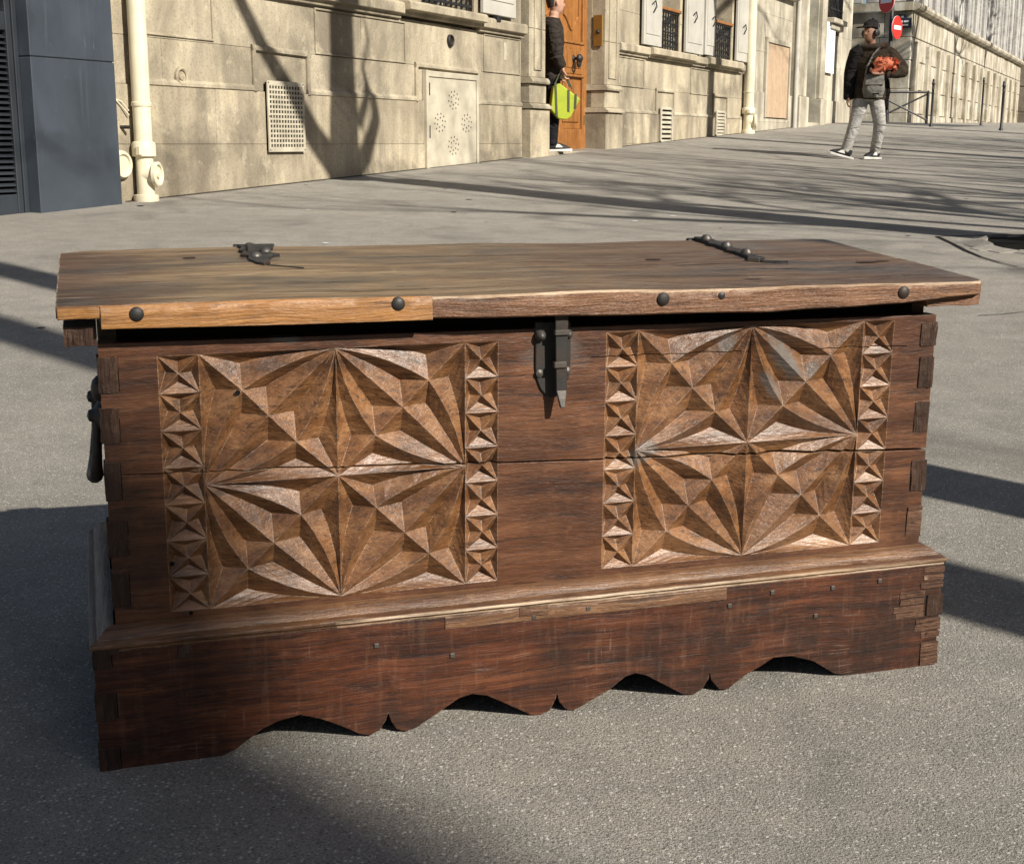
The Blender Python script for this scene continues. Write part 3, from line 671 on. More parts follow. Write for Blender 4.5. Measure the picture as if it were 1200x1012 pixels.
# ------------------------------------------------------------------ second, paler building further along
b2 = frame('pale_building', 'pale limestone building with narrow blue grey door and posted notice behind walking man', 'building')
MB().box(23.02, 27.0, .10, .5, -.2, 6).box(27.0, 28.1, .45, .5, -.2, 6).box(28.1, 28.55, .10, .5, -.2, 6).box(28.55, 31.3, .10, .5, -.2, 3.3).box(28.55, 28.8, .10, .5, 3.3, 6).box(30.0, 31.3, .10, .5, 3.3, 6).box(28.8, 30.0, .40, .5, 3.3, 6).build('wall_core', M['joint'], b2)
for i, (z0, z1) in enumerate(((.2, 1.12), (1.12, 1.62), (1.62, 2.3), (2.3, 2.95), (2.95, 3.6), (3.6, 4.3), (4.3, 5.1), (5.1, 6))):
    yy = -.03 if z0 < 1.6 else 0
    blocks(b2, 23.02, 24.10, z0, z1, M['stone2'], yy, 1.2, .3*(i % 2)); blocks(b2, 25.80, 26.02, z0, z1, M['stone2'], yy, .9)
    if z1 > 2.6: blocks(b2, 24.10, 25.80, max(z0, 2.55), z1, M['stone2'], 0, .9)
    elif z0 < 1.2: blocks(b2, 24.10, 25.80, z0, 1.18 if z1 > 1.15 else z1, M['stone2'], yy, .9)
    blocks(b2, 28.52, 31.3, z0, z1, M['stone2'], yy, 1.0, .3*(i % 2)) if z1 < 3.3 else (blocks(b2, 28.52, 28.8, z0, z1, M['stone2'], 0, .9), blocks(b2, 30.0, 31.3, z0, z1, M['stone2'], 0, .9))
for (a, b) in ((26.34, 26.98), (28.10, 28.50)):
    MB().box(a - .05, b + .03, -.13, .5, .1, 1.62).build('pilaster_plinth', M['stone2'], b2, .01); MB().box(a, b, -.08, .5, 1.625, 6).build('pilaster', M['stone2'], b2, .01)
MB().sweep_x([(-.20, 3.36), (-.22, 3.42), (-.22, 3.50), (.1, 3.50), (.1, 3.30), (-.06, 3.30)], 23.03, 26.02).build('cornice', M['stone2'], b2)
wd = empty('wooden_hatch'); wd.parent = b2
M['palewood'] = wood('weathered pale door', (.36, .25, .16), (.47, .34, .23), (.56, .43, .30), 2, .6, .3, None, 0, .1, .2, .3)
for i in range(3): MB().box(24.22 + .51*i, 24.22 + .51*(i+1) - .008, -.02, .05, 1.20, 2.47).build('plank', M['palewood'], wd, .006)
MB().box(24.12, 24.215, -.045, .1, 1.19, 2.56).box(25.755, 25.80, -.045, .1, 1.19, 2.56).box(24.215, 25.755, -.045, .1, 2.475, 2.56).build('hatch_frame', M['stone2'], wd, .004)
MB().lathe([(.05, 1.0), (.05, 6)], (26.14, -.07, 0), (0, 0, 1), 12).build('cable_conduit', M['shutter'], b2, 0, True)
d2 = empty('door'); d2.parent = b2
MB().box(27.0, 28.1, .36, .42, 1.15, 4.6).build('door_leaf', M['bluedoor'], d2, .006)
for (z0, z1) in ((1.25, 1.62), (1.75, 2.35), (2.5, 3.1)): MB().box(27.12, 27.98, .345, .36, z0, z1).build('door_panel', M['bluedoor'], d2, .008)
MB().box(27.35, 27.62, .335, .346, 2.75, 3.02).build('yellow_sticker', plain('yellow sticker', (.78, .70, .10), .6), d2)
MB().box(27.3, 27.7, .335, .345, 1.93, 2.2).build('letter_plate', M['iron'], d2, .004)
MB().box(26.98, 28.12, -.10, .40, .6, 1.15).build('door_step', M['stone2'], b2, .01)
MB().box(28.055, 28.10, .0, .42, 1.15, 6).build('door_reveal', M['stone2'], b2)
w2 = empty('window'); w2.parent = b2
MB().box(28.8, 30.0, .30, .32, 3.3, 6).build('pane', plain('bright curtain behind glass', (.62, .64, .66), .35, .5), w2)
MB().box(28.78, 30.06, -.17, .3, 3.145, 3.245).build('window_sill', M['stone2'], w2, .012); MB().box(28.86, 29.98, -.10, .02, 3.03, 3.14).build('sill_bracket', M['stone2'], w2, .012)
g = MB()
for i in range(9): g.box(28.85 + .14*i - .012, 28.85 + .14*i + .012, -.06, -.035, 3.25, 4.2)
g.box(28.8, 30.0, -.065, -.03, 3.42, 3.45); g.build('railing', M['black'], w2)
nb = empty('notice', W0, RZW, 'tall white notice with blue print on the pale wall left of the walking man', 'notice')
MB().box(28.60, 29.36, -.062, -.045, 2.16, 3.15).build('sheet', M['paper'], nb)
for i in range(17):
    z = 3.10 - .055*i; m = MB(); x = 28.65
    while x < 29.30:
        L_ = .04 + .12*rnd.random(); m.box(x, min(x + L_, 29.31), -.0635, -.0618, z - .022, z); x += L_ + .02
    m.build('printed_line', M['print'], nb)

# ------------------------------------------------------------------ far corner building across the side street
b3 = frame('corner_building', 'far corner building of pale stone with grey cladding above', 'building')
MB().box(39.12, 69, .15, 6, 0, 4.22).build('wall_core', M['joint'], b3)
zr = [.4, 1.55, 2.2, 2.95, 3.55, 4.22]
for i in range(5):
    blocks(b3, 39.1, 69, zr[i], zr[i+1], M['stone3'], 0 if i else -.05, 1.5, .5*(i % 2), .2, .01, .012, .012)
    s = 0.0
    while s < 5.8:                                    # shaded end wall, stones on the return
        w = .7 + .4*rnd.random(); MB().box(38.96 - .01*rnd.random(), 39.11, .012 + s, .012 + min(s + w - .012, 5.9), zr[i] + .006, zr[i+1] - .006).build('stone_block', M['stone3'], b3, .01); s += w
for i in range(14):
    x = 39.4 + 2.1*i; MB().box(x, x + .42, -.11, .05, .5, 3.45).build('pilaster', M['stone3'], b3, .02)
MB().sweep_x([(-.16, 4.26), (-.20, 4.32), (-.20, 4.40), (-.1, 4.44), (.3, 4.44), (.3, 4.22), (-.06, 4.22)], 38.85, 69).build('string_course', M['stone3'], b3)
MB().sweep_x([(-.02, 4.22), (6, 4.22), (6, 4.43), (-.02, 4.43)], 38.80, 38.97).build('string_course', M['stone3'], b3)
for i in range(26):
    x = 39.0 + 1.15*i; MB().box(x, x + 1.02, .02 - .05*(i % 2), .5, 4.45, 11).build('cladding_panel', M['far'], b3, .02)
    MB().box(x + 1.02, x + 1.15, -.08, .5, 4.45, 11).build('cladding_post', M['far'], b3, .02)
for k in range(5): MB().box(38.94, 39.0, .2 + 1.15*k, 1.25 + 1.15*k, 4.45, 11).build('cladding_panel', M['far'], b3, .02)
sp = empty('street_plaque', W0, RZW, 'dark blue enamel street name plaque on shaded corner wall', 'sign')
poly = [(-.36, -.22), (.36, -.22), (.36, .10), (.20, .10), (.14, .22), (-.14, .22), (-.20, .10), (-.36, .10)]
def side_prism(m, poly, yc, zc, x0, x1, k=1.0):
    n = len(poly); m.add([(x0, yc + p[0]*k, zc + p[1]*k) for p in poly] + [(x1, yc + p[0]*k, zc + p[1]*k) for p in poly], [tuple(range(n)), tuple(range(2*n - 1, n - 1, -1))] + [(i, i + n, (i+1) % n + n, (i+1) % n) for i in range(n)]); return m
PY, PZ = .30, 3.95
side_prism(MB(), poly, PY, PZ, 38.90, 38.935, .80).build('plate', M['plaque'], sp)
m = MB()
for (z, ws) in ((PZ + .11, (.07, .05)), (PZ - .01, (.12, .16, .08)), (PZ - .10, (.18, .20)), ):
    tot = sum(ws) + .03*(len(ws) - 1); y = PY - tot/2
    for w_ in ws: m.box(38.893, 38.9005, y, y + w_, z - .022, z + .022); y += w_ + .03
m.build('lettering', M['signwhite'], sp)
b4 = frame('end_building', 'dark brown building closing the street at the far right', 'building')
for i in range(8):
    z0 = 1.0 + 1.2*i
    for k in range(8): MB().box(71.0 - .02*rnd.random(), 78, -9 + 2.0*k + .01, -9 + 2.0*k + 1.98, z0, z0 + 1.185).build('stone_block', M['fardark'], b4, .03)

b5 = empty('added_opposite_building', W0 + WN*30, RZW, 'unseen brown stone building added across the street to block low sky', 'building')  # unseen, added to block the low sky and deepen the wall's shade
MB().box(-45, 75, -.3, 6, -2, 12.5).build('wall', M['fardark'], b5)
for i in range(30):
    for z in (1.2, 4.6, 8.0):
        wv = MB().box(-43 + 3.9*i, -41.6 + 3.9*i, -.34, -.31, z, z + 2.1).build('window', M['glass'], b5)
MB().sweep_x([(-.7, 12.5), (-.7, 12.8), (6.2, 12.8), (6.2, 12.5)], -45.2, 75.2).build('cornice', M['fardark'], b5)
# the facade across the street looks towards the pavement: turn it round
b5.rotation_euler = (0, 0, RZW + pi); b5.location = W0 + WN*30 + WD*30

# ------------------------------------------------------------------ signs, bollards, barrier
pole_p = Vector((9.83, 36.8, 0)); zpole = zg(9.83, 36.8)
pole = empty('sign_pole', (pole_p.x, pole_p.y, zpole), 0, 'black post carrying two red no entry discs behind the walking man', 'sign post')
MB().lathe([(.07, -.1), (.065, .3), (.05, .35), (.05, 3.6), (.03, 3.64)], (0, 0, 0), (0, 0, 1), 14).build('post', M['black'], pole, 0, True)
def disc_sign(x, z, rz, r, k):
    d = empty('no_entry_disc'); d.parent = pole; d.location = (x, 0, z); d.rotation_euler = (0, 0, rz)
    MB().lathe([(r*.99, 0), (r, .006), (r, .02), (r*.98, .026)], (0, -.055, 0), (0, -1, 0), 32).build('red_face', M['red'], d, 0, True)
    MB().box(-r*.72, r*.72, -.0845, -.0815, -r*.17, r*.17).build('white_bar', M['signwhite'], d, 0)
    MB().lathe([(r, 0), (r*1.02, .004), (r*1.02, .012)], (0, -.052, 0), (0, -1, 0), 32).build('rim', M['signwhite'], d)
disc_sign(.09, 3.68 - zpole, radians(50), .29, 0); disc_sign(-.10, 4.34 - zpole, radians(-64), .29, 1)
for (px_, py_, lab) in ((8.69, 29.02, 'thin dark bollard nearest the walking man by the street corner'), (12.89, 38.47, 'farthest thin dark bollard, in front of shaded pale wall'), (9.78, 27.97, 'thin dark bollard at far right on the pavement edge')):
    b = empty('bollard', (px_, py_, zg(px_, py_)), 0, lab, 'bollard', 'bollards by the side street')
    hh = 1.28 if py_ > 35 else .96
    MB().lathe([(.042, -.1), (.042, .04), (.026, .06), (.026, hh - .12), (.034, hh - .11), (.034, hh - .08), (.026, hh - .07), (.026, hh - .03), (.016, hh)], (0, 0, 0), (0, 0, 1), 12).build('shaft', M['black'], b, 0, True)
    MB().lathe([(.029, hh - .20), (.029, hh - .15)], (0, 0, 0), (0, 0, 1), 12).build('pale_ring', M['iron_l'], b)
bz = zg(10.42, 35.2)
bar = empty('barrier', (10.42, 35.2, bz), radians(4), 'dark metal cross barrier at the street corner behind the walking man', 'barrier')
for x in (-1.35, 0): MB().lathe([(.035, -.1), (.035, .80), (.02, .82)], (x, 0, 0), (0, 0, 1), 10).build('post', M['black'], bar)
MB().tube([(-1.35, 0, .78), (0, 0, .78)], .028, 8).build('top_rail', M['black'], bar)
MB().tube([(-1.35, 0, .10), (0, .01, .74)], .022, 8).build('cross_bar', M['black'], bar); MB().tube([(-1.35, 0, .74), (0, -.01, .10)], .022, 8).build('cross_bar', M['black'], bar)


# ------------------------------------------------------------------ the chest
chest = empty('carved_chest', (0, 0, 0), 0, 'old dark oak chest with chip carved star panels standing on the pavement', 'chest')
chest.matrix_world = Matrix.Translation(OC) @ RC.to_4x4()
MY = .0275                                            # front boards sit this far behind the plinth face
BX0, BX1, BZ0, BZ1 = .0285, 1.1535, .150, .5245
DEP = .452                                            # back of the body
crv = random.Random(3)
def carve_front():
    tris = []                                         # list of polygons, points (x, y, z)
    def P3(x, z, d=0.0): return (x, MY + d, z)
    def jit(a): return (crv.random() - .5)*2*a
    # ---- one big cell: centre corner (cx,cz), outer corner (ox,oz)
    def cell(cx, cz, ox, oz, dep):
        U = lambda u, v, d=0.0: (cx + (ox - cx)*u, cz + (oz - cz)*v, d)
        ks = [(.30 + jit(.012), .295 + jit(.012)), (.508 + jit(.01), .505 + jit(.01)), (.705 + jit(.012), .71 + jit(.012))]
        nodes = [U(0, 0)] + [U(u, v, .0006) for u, v in ks] + [U(1, 1)]
        (u1, v1), (u2, v2), (u3, v3) = ks
        # valley nodes on the side of corner A=(0,1) and corner B=(1,0)
        qa = [U(u1*.42, v1*.98, dep*.9), U(u1, v2, dep), U(u2, v3, dep), U(u3, v3 + (1 - v3)*.66, dep*.85)]
        qb = [U(u1*.98, v1*.45, dep*.9), U(u2, v1, dep), U(u3, v2, dep), U(u3 + (1 - u3)*.62, v3, dep*.85)]
        A, B = U(0, 1), U(1, 0)
        for q, F in ((qa, A), (qb, B)):
            chain = [nodes[0], q[0], nodes[1], q[1], nodes[2], q[2], nodes[3], q[3], nodes[4]]
            mid = Vector((nodes[2][0], nodes[2][1])); Fv = Vector((F[0], F[1]))
            K = 9; lines = []
            for ci, nd in enumerate(chain):
                e = Vector((nd[0], nd[1])); dirv = (e - Fv); Ld = dirv.length; per = Vector((-dirv.y, dirv.x)).normalized()
                sgn = 1 if per.dot(e - (Fv + (mid - Fv).normalized()*((mid - Fv).normalized().dot(dirv)))) > 0 else -1
                k = abs(ci - 4); bow = 0.0 if ci in (0, 8) else (.0, .015, .055, .045, 0)[k] * Ld
                pts = []
                for i in range(K + 1):
                    t = i/K; p = Fv + dirv*t + per*sgn*bow*4*t*(1 - t)
                    dd = nd[2]*(t**.85)
                    if 0 < i < K: dd += jit(.00035); p = p + Vector((jit(.0004), jit(.0004)))
                    if ci in (0, 8): dd = 0.0; p = Fv + dirv*t
                    pts.append((p.x, p.y, dd))
                lines.append(pts)
            for a, b in zip(lines[:-1], lines[1:]):
                for i in range(K):
                    if i == 0: tris.append([P3(*a[0]), P3(*a[1]), P3(*b[1])])
                    else: tris.append([P3(*a[i]), P3(*a[i+1]), P3(*b[i+1])]); tris.append([P3(*a[i]), P3(*b[i+1]), P3(*b[i])])
        for i in range(4):
            tris.append([P3(*nodes[i]), P3(*qa[i]), P3(*nodes[i+1])]); tris.append([P3(*nodes[i]), P3(*qb[i]), P3(*nodes[i+1])])
    def star(x0, x1, z0, z1, dep):
        c = ((x0 + x1)/2 + jit(.0012), (z0 + z1)/2 + jit(.0012), .0004); w, h = x1 - x0, z1 - z0
        cr = [(x0, z0, 0), (x1, z0, 0), (x1, z1, 0), (x0, z1, 0)]
        v = [(c[0] + jit(.0018), z0 + h*(.26 + jit(.03)), dep*(1 + jit(.15))), (x1 - w*(.17 + jit(.03)), c[1] + jit(.0018), dep*(1 + jit(.15))), (c[0] + jit(.0018), z1 - h*(.18 + jit(.03)), dep*(1 + jit(.15))), (x0 + w*(.17 + jit(.03)), c[1] + jit(.0018), dep*(1 + jit(.15)))]
        for i in range(4):
            a, b = cr[i], cr[(i+1) % 4]
            for t in ((a, b, v[i]), (a, v[i], c), (v[i], b, c)): tris.append([P3(*q) for q in t])
    def panel(xa, xb, xc, xd, xe, z0, zm, z1, zl):
        for (cx, ox) in ((xc, xb), (xc, xd)):
            for (cz, oz) in ((zm, z0), (zm, z1)): cell(cx, cz, ox, oz, .0180)
        for (p, q) in ((xa, xb), (xd, xe)):
            for i in range(7): star(p + .0008, q - .0008, z0 + (z1 - z0)*i/7 + .0004, z0 + (z1 - z0)*(i+1)/7 - .0004, .0100)
            for i in range(7):                        # the thin raised strips round the stars
                a, b = z0 + (z1 - z0)*i/7, z0 + (z1 - z0)*(i+1)/7
                tris.append([P3(p, a), P3(p + .0008, a + .0004), P3(p + .0008, b - .0004), P3(p, b)]); tris.append([P3(q - .0008, a + .0004), P3(q, a), P3(q, b), P3(q - .0008, b - .0004)])
                tris.append([P3(p + .0008, b - .0004), P3(q - .0008, b - .0004), P3(q - .0008, b + .0004), P3(p + .0008, b + .0004)])
    XL = (.094, .1425, .306, .470, .5145); XR = (.660, .7055, .8695, 1.039, 1.0875)
    panel(*XL, .186, .345, .506, 0); panel(*XR, .188, .3505, .511, 0)
    def flat(x0, x1, z0, z1):
        nx_ = max(1, int((x1 - x0)/.02)); nz_ = max(1, int((z1 - z0)/.02))
        g = {}
        for i in range(nx_ + 1):
            for j in range(nz_ + 1):
                x = x0 + (x1 - x0)*i/nx_; z = z0 + (z1 - z0)*j/nz_
                edge = i in (0, nx_) or j in (0, nz_)
                g[i, j] = P3(x, z, 0 if edge else .0012*noise.noise(Vector((x*16, z*30, 2))))
        for i in range(nx_):
            for j in range(nz_): tris.append([g[i, j], g[i+1, j], g[i+1, j+1], g[i, j+1]])
    flat(BX0, XL[0], BZ0, BZ1); flat(XL[0], XL[4], BZ0, .186); flat(XL[0], XL[4], .506, BZ1); flat(XL[4], XR[0], BZ0, BZ1)
    flat(XR[0], XR[4], BZ0, .188); flat(XR[0], XR[4], .511, BZ1); flat(XR[4], BX1, BZ0, BZ1)
    bm = bmesh.new()
    for t in tris: 
        vs = [bm.verts.new(p) for p in t]
        bm.faces.new(vs)
    bmesh.ops.remove_doubles(bm, verts=bm.verts, dist=1e-5)
    for f in bm.faces:
        f.normal_update()
        if f.normal.y > 0: f.normal_flip()
    return bm
bm0 = carve_front()
TOPC = Vector((BX0, 0, .5235)); TOPN = Vector((.0072, 0, 1)).normalized()     # the front's upper edge sinks to the right
# the split between the two front boards, opening towards the right
def board(bm, zl, zr_, keep_above, name):
    b = bm.copy(); p0 = Vector((BX0, 0, zl)); d = Vector((BX1 - BX0, 0, zr_ - zl)).normalized(); nrm = Vector((-d.z, 0, d.x))
    bmesh.ops.bisect_plane(b, geom=b.verts[:] + b.edges[:] + b.faces[:], plane_co=p0, plane_no=nrm, clear_inner=keep_above, clear_outer=not keep_above)
    if keep_above:
        bmesh.ops.bisect_plane(b, geom=b.verts[:] + b.edges[:] + b.faces[:], plane_co=TOPC, plane_no=TOPN, clear_outer=True)
    if keep_above:                                    # a hairline split through the right panel's top
        cp0 = Vector((.615, 0, .4790)); cd_ = Vector((1, 0, -.012)).normalized(); cn_ = Vector((-cd_.z, 0, cd_.x))
        for off_ in (0.0, .0011):
            fs_ = [f for f in b.faces if f.calc_center_median().x > .615]
            gs_ = list({v for f in fs_ for v in f.verts}) + list({e for f in fs_ for e in f.edges}) + fs_
            bmesh.ops.bisect_plane(b, geom=gs_, plane_co=cp0 + cn_*off_, plane_no=cn_)
        kill = [f for f in b.faces if f.calc_center_median().x > .615 and 0 < (f.calc_center_median() - cp0).dot(cn_) < .0011 and noise.noise(f.calc_center_median()*14) > -.18]
        bmesh.ops.delete(b, geom=kill, context='FACES')
    cut = [e for e in b.edges if len(e.link_faces) == 1 and (all(abs((v.co - p0).dot(nrm)) < 2e-5 for v in e.verts) or
           all(abs(v.co.x - BX0) < 1e-5 for v in e.verts) or all(abs(v.co.x - BX1) < 1e-5 for v in e.verts) or all(abs((v.co - TOPC).dot(TOPN)) < 2e-5 for v in e.verts) or all(abs(v.co.z - BZ0) < 1e-5 for v in e.verts))]
    ex = bmesh.ops.extrude_edge_only(b, edges=cut)
    for v in [g for g in ex['geom'] if isinstance(g, bmesh.types.BMVert)]: v.co.y = MY + .026
    me = bpy.data.meshes.new(name); b.to_mesh(me); b.free(); o = link(name, me, M['front'], chest); me.materials.append(M['frontflat'])
    for p in me.polygons:                             # the uncarved stiles keep their dark varnish
        c = p.center
        if not ((.0935 < c.x < .515 and .1855 < c.z < .5065) or (.6595 < c.x < 1.088 and .1875 < c.z < .5115)): p.material_index = 1
    return o
board(bm0, .3662, .3240, True, 'front_board'); board(bm0, .3650, .3205, False, 'front_board'); bm0.free()
MB().box(.05, 1.13, MY + .027, MY + .032, .16, .5425).build('gap_shade_sheet', M['blackgap'], chest)  # black sheet stands in for the dark inside under the lid
# other walls of the body
MB().box(BX0 + .001, .052, MY + .028, DEP, .05, .522).build('side_board', M['side'], chest, .002)
MB().box(1.130, BX1 - .001, MY + .028, DEP, .05, .5335).build('side_board', M['side'], chest, .002)
MB().box(.053, 1.129, DEP - .024, DEP - .001, .05, .540).build('back_board', M['side'], chest, .002)
MB().box(.053, 1.129, MY + .034, DEP - .026, .06, .085).build('bottom_board', M['side'], chest)
# dovetail pins showing on the front at both corners
def rough_block(name, x0, x1, y0, y1, z0, z1, mat, amp=.0012, seed=0):
    m = MB(); nz_, nx_ = 5, 3; vs = []; idx = {}
    bm = bmesh.new(); bmesh.ops.create_cube(bm, size=1.0)
    for v in bm.verts: v.co = Vector((x0 if v.co.x < 0 else x1, y0 if v.co.y < 0 else y1, z0 if v.co.z < 0 else z1))
    bmesh.ops.subdivide_edges(bm, edges=bm.edges[:], cuts=3, use_grid_fill=True)
    for v in bm.verts:
        n3 = Vector((noise.noise(v.co*70 + Vector((seed, 0, 0))), noise.noise(v.co*70 + Vector((0, seed, 9))), noise.noise(v.co*70 + Vector((0, 4, seed)))))
        v.co += n3*amp
    me = bpy.data.meshes.new(name); bm.to_mesh(me); bm.free(); return link(name, me, mat, chest)
for i, (z0, z1) in enumerate(((.465, .508), (.404, .447), (.333, .381), (.263, .308), (.198, .243))):
    rough_block('dovetail_pin', .0265 - .001*(i % 2), .0492 - .002*(i % 3), MY - .0008 - .0006*(i % 2), MY + .02, z0, z1, M['endgrain'], .0013, i*3.7)
    MB().box(.0492 - .002*(i % 3), .0502 - .002*(i % 3), MY - .0003, MY + .01, z0 + .001, z1 - .001).build('pin_gap', M['blackgap'], chest)
for i, (z0, z1) in enumerate(((.472, .505), (.413, .456), (.347, .392), (.261, .306), (.192, .237))):
    rough_block('dovetail_pin', 1.131 + .001*(i % 2), 1.1565 - .0015*(i % 3), MY - .0009 - .0006*(i % 2), MY + .02, z0, z1, M['endgrain'] if i < 4 else M['endlight'], .0016, i*5.1 + 2)
    MB().box(1.1298 + .001*(i % 2), 1.131 + .001*(i % 2), MY - .0003, MY + .01, z0 + .001, z1 - .001).build('pin_gap', M['blackgap'], chest)
for (x, z, w) in ((.098, .4785, .006), (.62, .3475, .07), (.68, .478, .05)): pass

# plinth with scalloped apron
APRON = [(.0, -.004), (.030, -.004), (.1418, -.002), (.162, .006), (.1783, .0166), (.1969, .0292), (.2175, .0375), (.2457, .0426), (.2726, .0331), (.2976, .0203), (.3206, .0065), (.334, .002), (.3475, .0076), (.3562, .0209), (.3591, .0305), (.3629, .0182), (.3696, .0065), (.3814, .001), (.3986, .0062), (.4332, .0264), (.4541, .0388), (.4715, .0425), (.4926, .0376), (.5174, .0234), (.5534, .0021), (.5661, .0), (.5805, .0052), (.5882, .0199), (.59, .0295), (.5939, .0154), (.6025, .0044), (.6135, .0), (.6263, .0056), (.6667, .0249), (.6887, .0409), (.7036, .0436), (.7188, .039), (.7748, .004), (.7903, .001), (.8043, .0082), (.8129, .0215), (.8147, .031), (.8182, .0188), (.8306, .0045), (.8438, .003), (.8693, .0204), (.8914, .0304), (.9128, .042), (.9397, .0414), (.9762, .0293), (1.01, .0068), (1.03, .001), (1.1459, -.001), (1.178, -.002)]
PZ1 = .1535; WPL = 1.18
def apron_front():
    bm = bmesh.new(); cols = []
    xs_ = [p[0] for p in APRON]; n = len(APRON); rows = 8
    for i, (x, z) in enumerate(APRON):
        top = PZ1 + .0025*(x/WPL); xx = x + (.003*(1 - 0) if False else 0)
        cols.append([bm.verts.new((x, .0009*noise.noise(Vector((x*22, j*.9, 1.3))) if 0 < j < rows else 0.0, z + (top - z)*j/rows)) for j in range(rows + 1)])
    for i in range(n - 1):
        for j in range(rows): bm.faces.new((cols[i][j], cols[i+1][j], cols[i+1][j+1], cols[i][j+1]))
    ed = [e for e in bm.edges if e.is_boundary]
    ex = bmesh.ops.extrude_edge_only(bm, edges=ed)
    for v in [g for g in ex['geom'] if isinstance(g, bmesh.types.BMVert)]: v.co.y = .026
    bmesh.ops.recalc_face_normals(bm, faces=bm.faces)
    me = bpy.data.meshes.new('apron'); bm.to_mesh(me); bm.free(); return link('apron', me, M['apron'], chest)
apron_front()
MB().prism_y([(x, z) for x, z in APRON[::1]] + [(WPL, .150), (0, .150)], .0262, .0268).build('apron_back', M['blackgap'], chest)
def apron_side(x0, x1, name):
    prof = [(.0272, -.003), (.12, -.001), (.15, .02), (.19, .04), (.24, .043), (.29, .04), (.33, .02), (.36, -.0), (DEP + .02, .0), (DEP + .02, .152), (.0272, .152)]
    m = MB(); n = len(prof); m.add([(x0, p[0], p[1]) for p in prof] + [(x1, p[0], p[1]) for p in prof], [tuple(range(n)), tuple(range(2*n - 1, n - 1, -1))] + [(i, i + n, (i+1) % n + n, (i+1) % n) for i in range(n)])
    return m.build(name, M['side'], chest, .001)
apron_side(.0005, .024, 'side_apron'); apron_side(WPL - .024, WPL - .0005, 'side_apron')
MB().box(.026, WPL - .026, DEP, DEP + .02, .001, .150).build('back_apron', M['side'], chest)
# moulding: a rounded step running round the body
prof = [(.0, .1565), (-.0035, .160), (-.0035, .1635), (.002, .1665), (.006, .1668), (.009, .1700), (.014, .1745), (.020, .1775), (MY - .0008, .1785), (MY - .0008, .1545), (.0, .1545)]
nseg = 60; m = MB(); k = len(prof); vs = []
for i in range(nseg + 1):
    t = i/nseg; 
    for (y, z) in prof:
        x = y*.95 + t*(WPL - 2*y*.95)
        vs.append((x, y + .0006*noise.noise(Vector((x*30, z*50, 3))), z + .0022*t - .0006 + .0007*noise.noise(Vector((x*24, y*90, 7)))))
m.add(vs, [tuple(range(k)), tuple(range((nseg + 1)*k - 1, nseg*k - 1, -1))] + [(i*k + j, (i+1)*k + j, (i+1)*k + (j+1) % k, i*k + (j+1) % k) for i in range(nseg) for j in range(k)])
fm = m.build('front_moulding', M['mould'], chest, 0, True); fm.data.materials.append(M['arris'])
for p in fm.data.polygons:
    if p.normal.y < -.8 and p.center.z < .1675 and p.center.x > .30: p.material_index = 1
for side in (0, 1):
    m = MB(); vs = []
    for yy in (0, 1):
        for (y, z) in prof:
            d = y*.95; x = d if side == 0 else WPL - d
            vs.append((x, (y - .0002) if yy == 0 else DEP + .02, z - .0004 + (.0022 if side else 0)))
    m.add(vs, [tuple(range(k)), tuple(range(2*k - 1, k - 1, -1))] + [(j, j + k, (j+1) % k + k, (j+1) % k) for j in range(k)])
    m.build('side_moulding', M['mouldside'], chest, 0, True)
# dovetails of the plinth corners
for i, (z0, z1) in enumerate(((.133, .150), (.066, .101), (-.002, .030))):
    rough_block('plinth_dovetail', -.0012, .0235 - .003*(i == 0), -.0016, .018, z0, z1, M['endgrain'], .0012, i*7.3)
    MB().box(.0238 - .003*(i == 0), .0250 - .003*(i == 0), -.0004, .01, z0 + .001, z1 - .001).build('pin_gap', M['blackgap'], chest)
for i, (z0, z1) in enumerate(((.078, .110), (.003, .037))):
    rough_block('plinth_dovetail', 1.156 - .004*i, 1.1825 - .002*i, -.0018, .018, z0, z1, M['endgrain'] if i == 0 else M['endlight'], .0014, i*4.4 + 1)
    MB().box(1.1545 - .004*i, 1.1558 - .004*i, -.0004, .01, z0, z1).build('pin_gap', M['blackgap'], chest)
# split, weathered right end of the apron
for i in range(10):
    z = .042 + .112*i/10 + .003*rnd.random()
    if .076 < z < .111: x0 = 1.130
    else: x0 = 1.125
    L_ = .030 + .025*rnd.random(); x1 = 1.1815 if not (.074 < z < .112) else 1.152
    rough_block('end_splinter', x1 - L_, x1 - .001*rnd.random(), -.0006 - .0008*rnd.random(), .010, z, z + .0085, M['endlight'], .0012, i*2.2)
# small amber inlay strip and patches let into the plinth front
MB().box(.435, .835, -.0012, .008, .1365, .1538).build('inlaid_strip', M['mould'], chest, .0008)
# square nails and blemishes in the plinth
for (x, z) in ((.345, .125), (.556, .141), (.632, .145), (.84, .127), (.905, .140), (1.000, .137), (1.075, .140), (.105, .141), (.445, .100), (.975, .098)):
    MB().box(x - .0032, x + .0032, -.0022, .004, z - .0032, z + .0032).build('square_nail', M['iron_l'], chest, .0008)
rough_block('split_patch', .536, .575, -.0022, .004, .1430, .1560, M['iron_l'] if False else M['endlight'], .002, 8.8)
rough_block('blackened_knot', .098, .116, -.002, .004, .136, .152, M['endgrain'], .0016, 3.1)
rough_block('corner_patch', -.001, .030, -.0016, .012, .1500, .1600, M['endgrain'], .0014, 5.5)

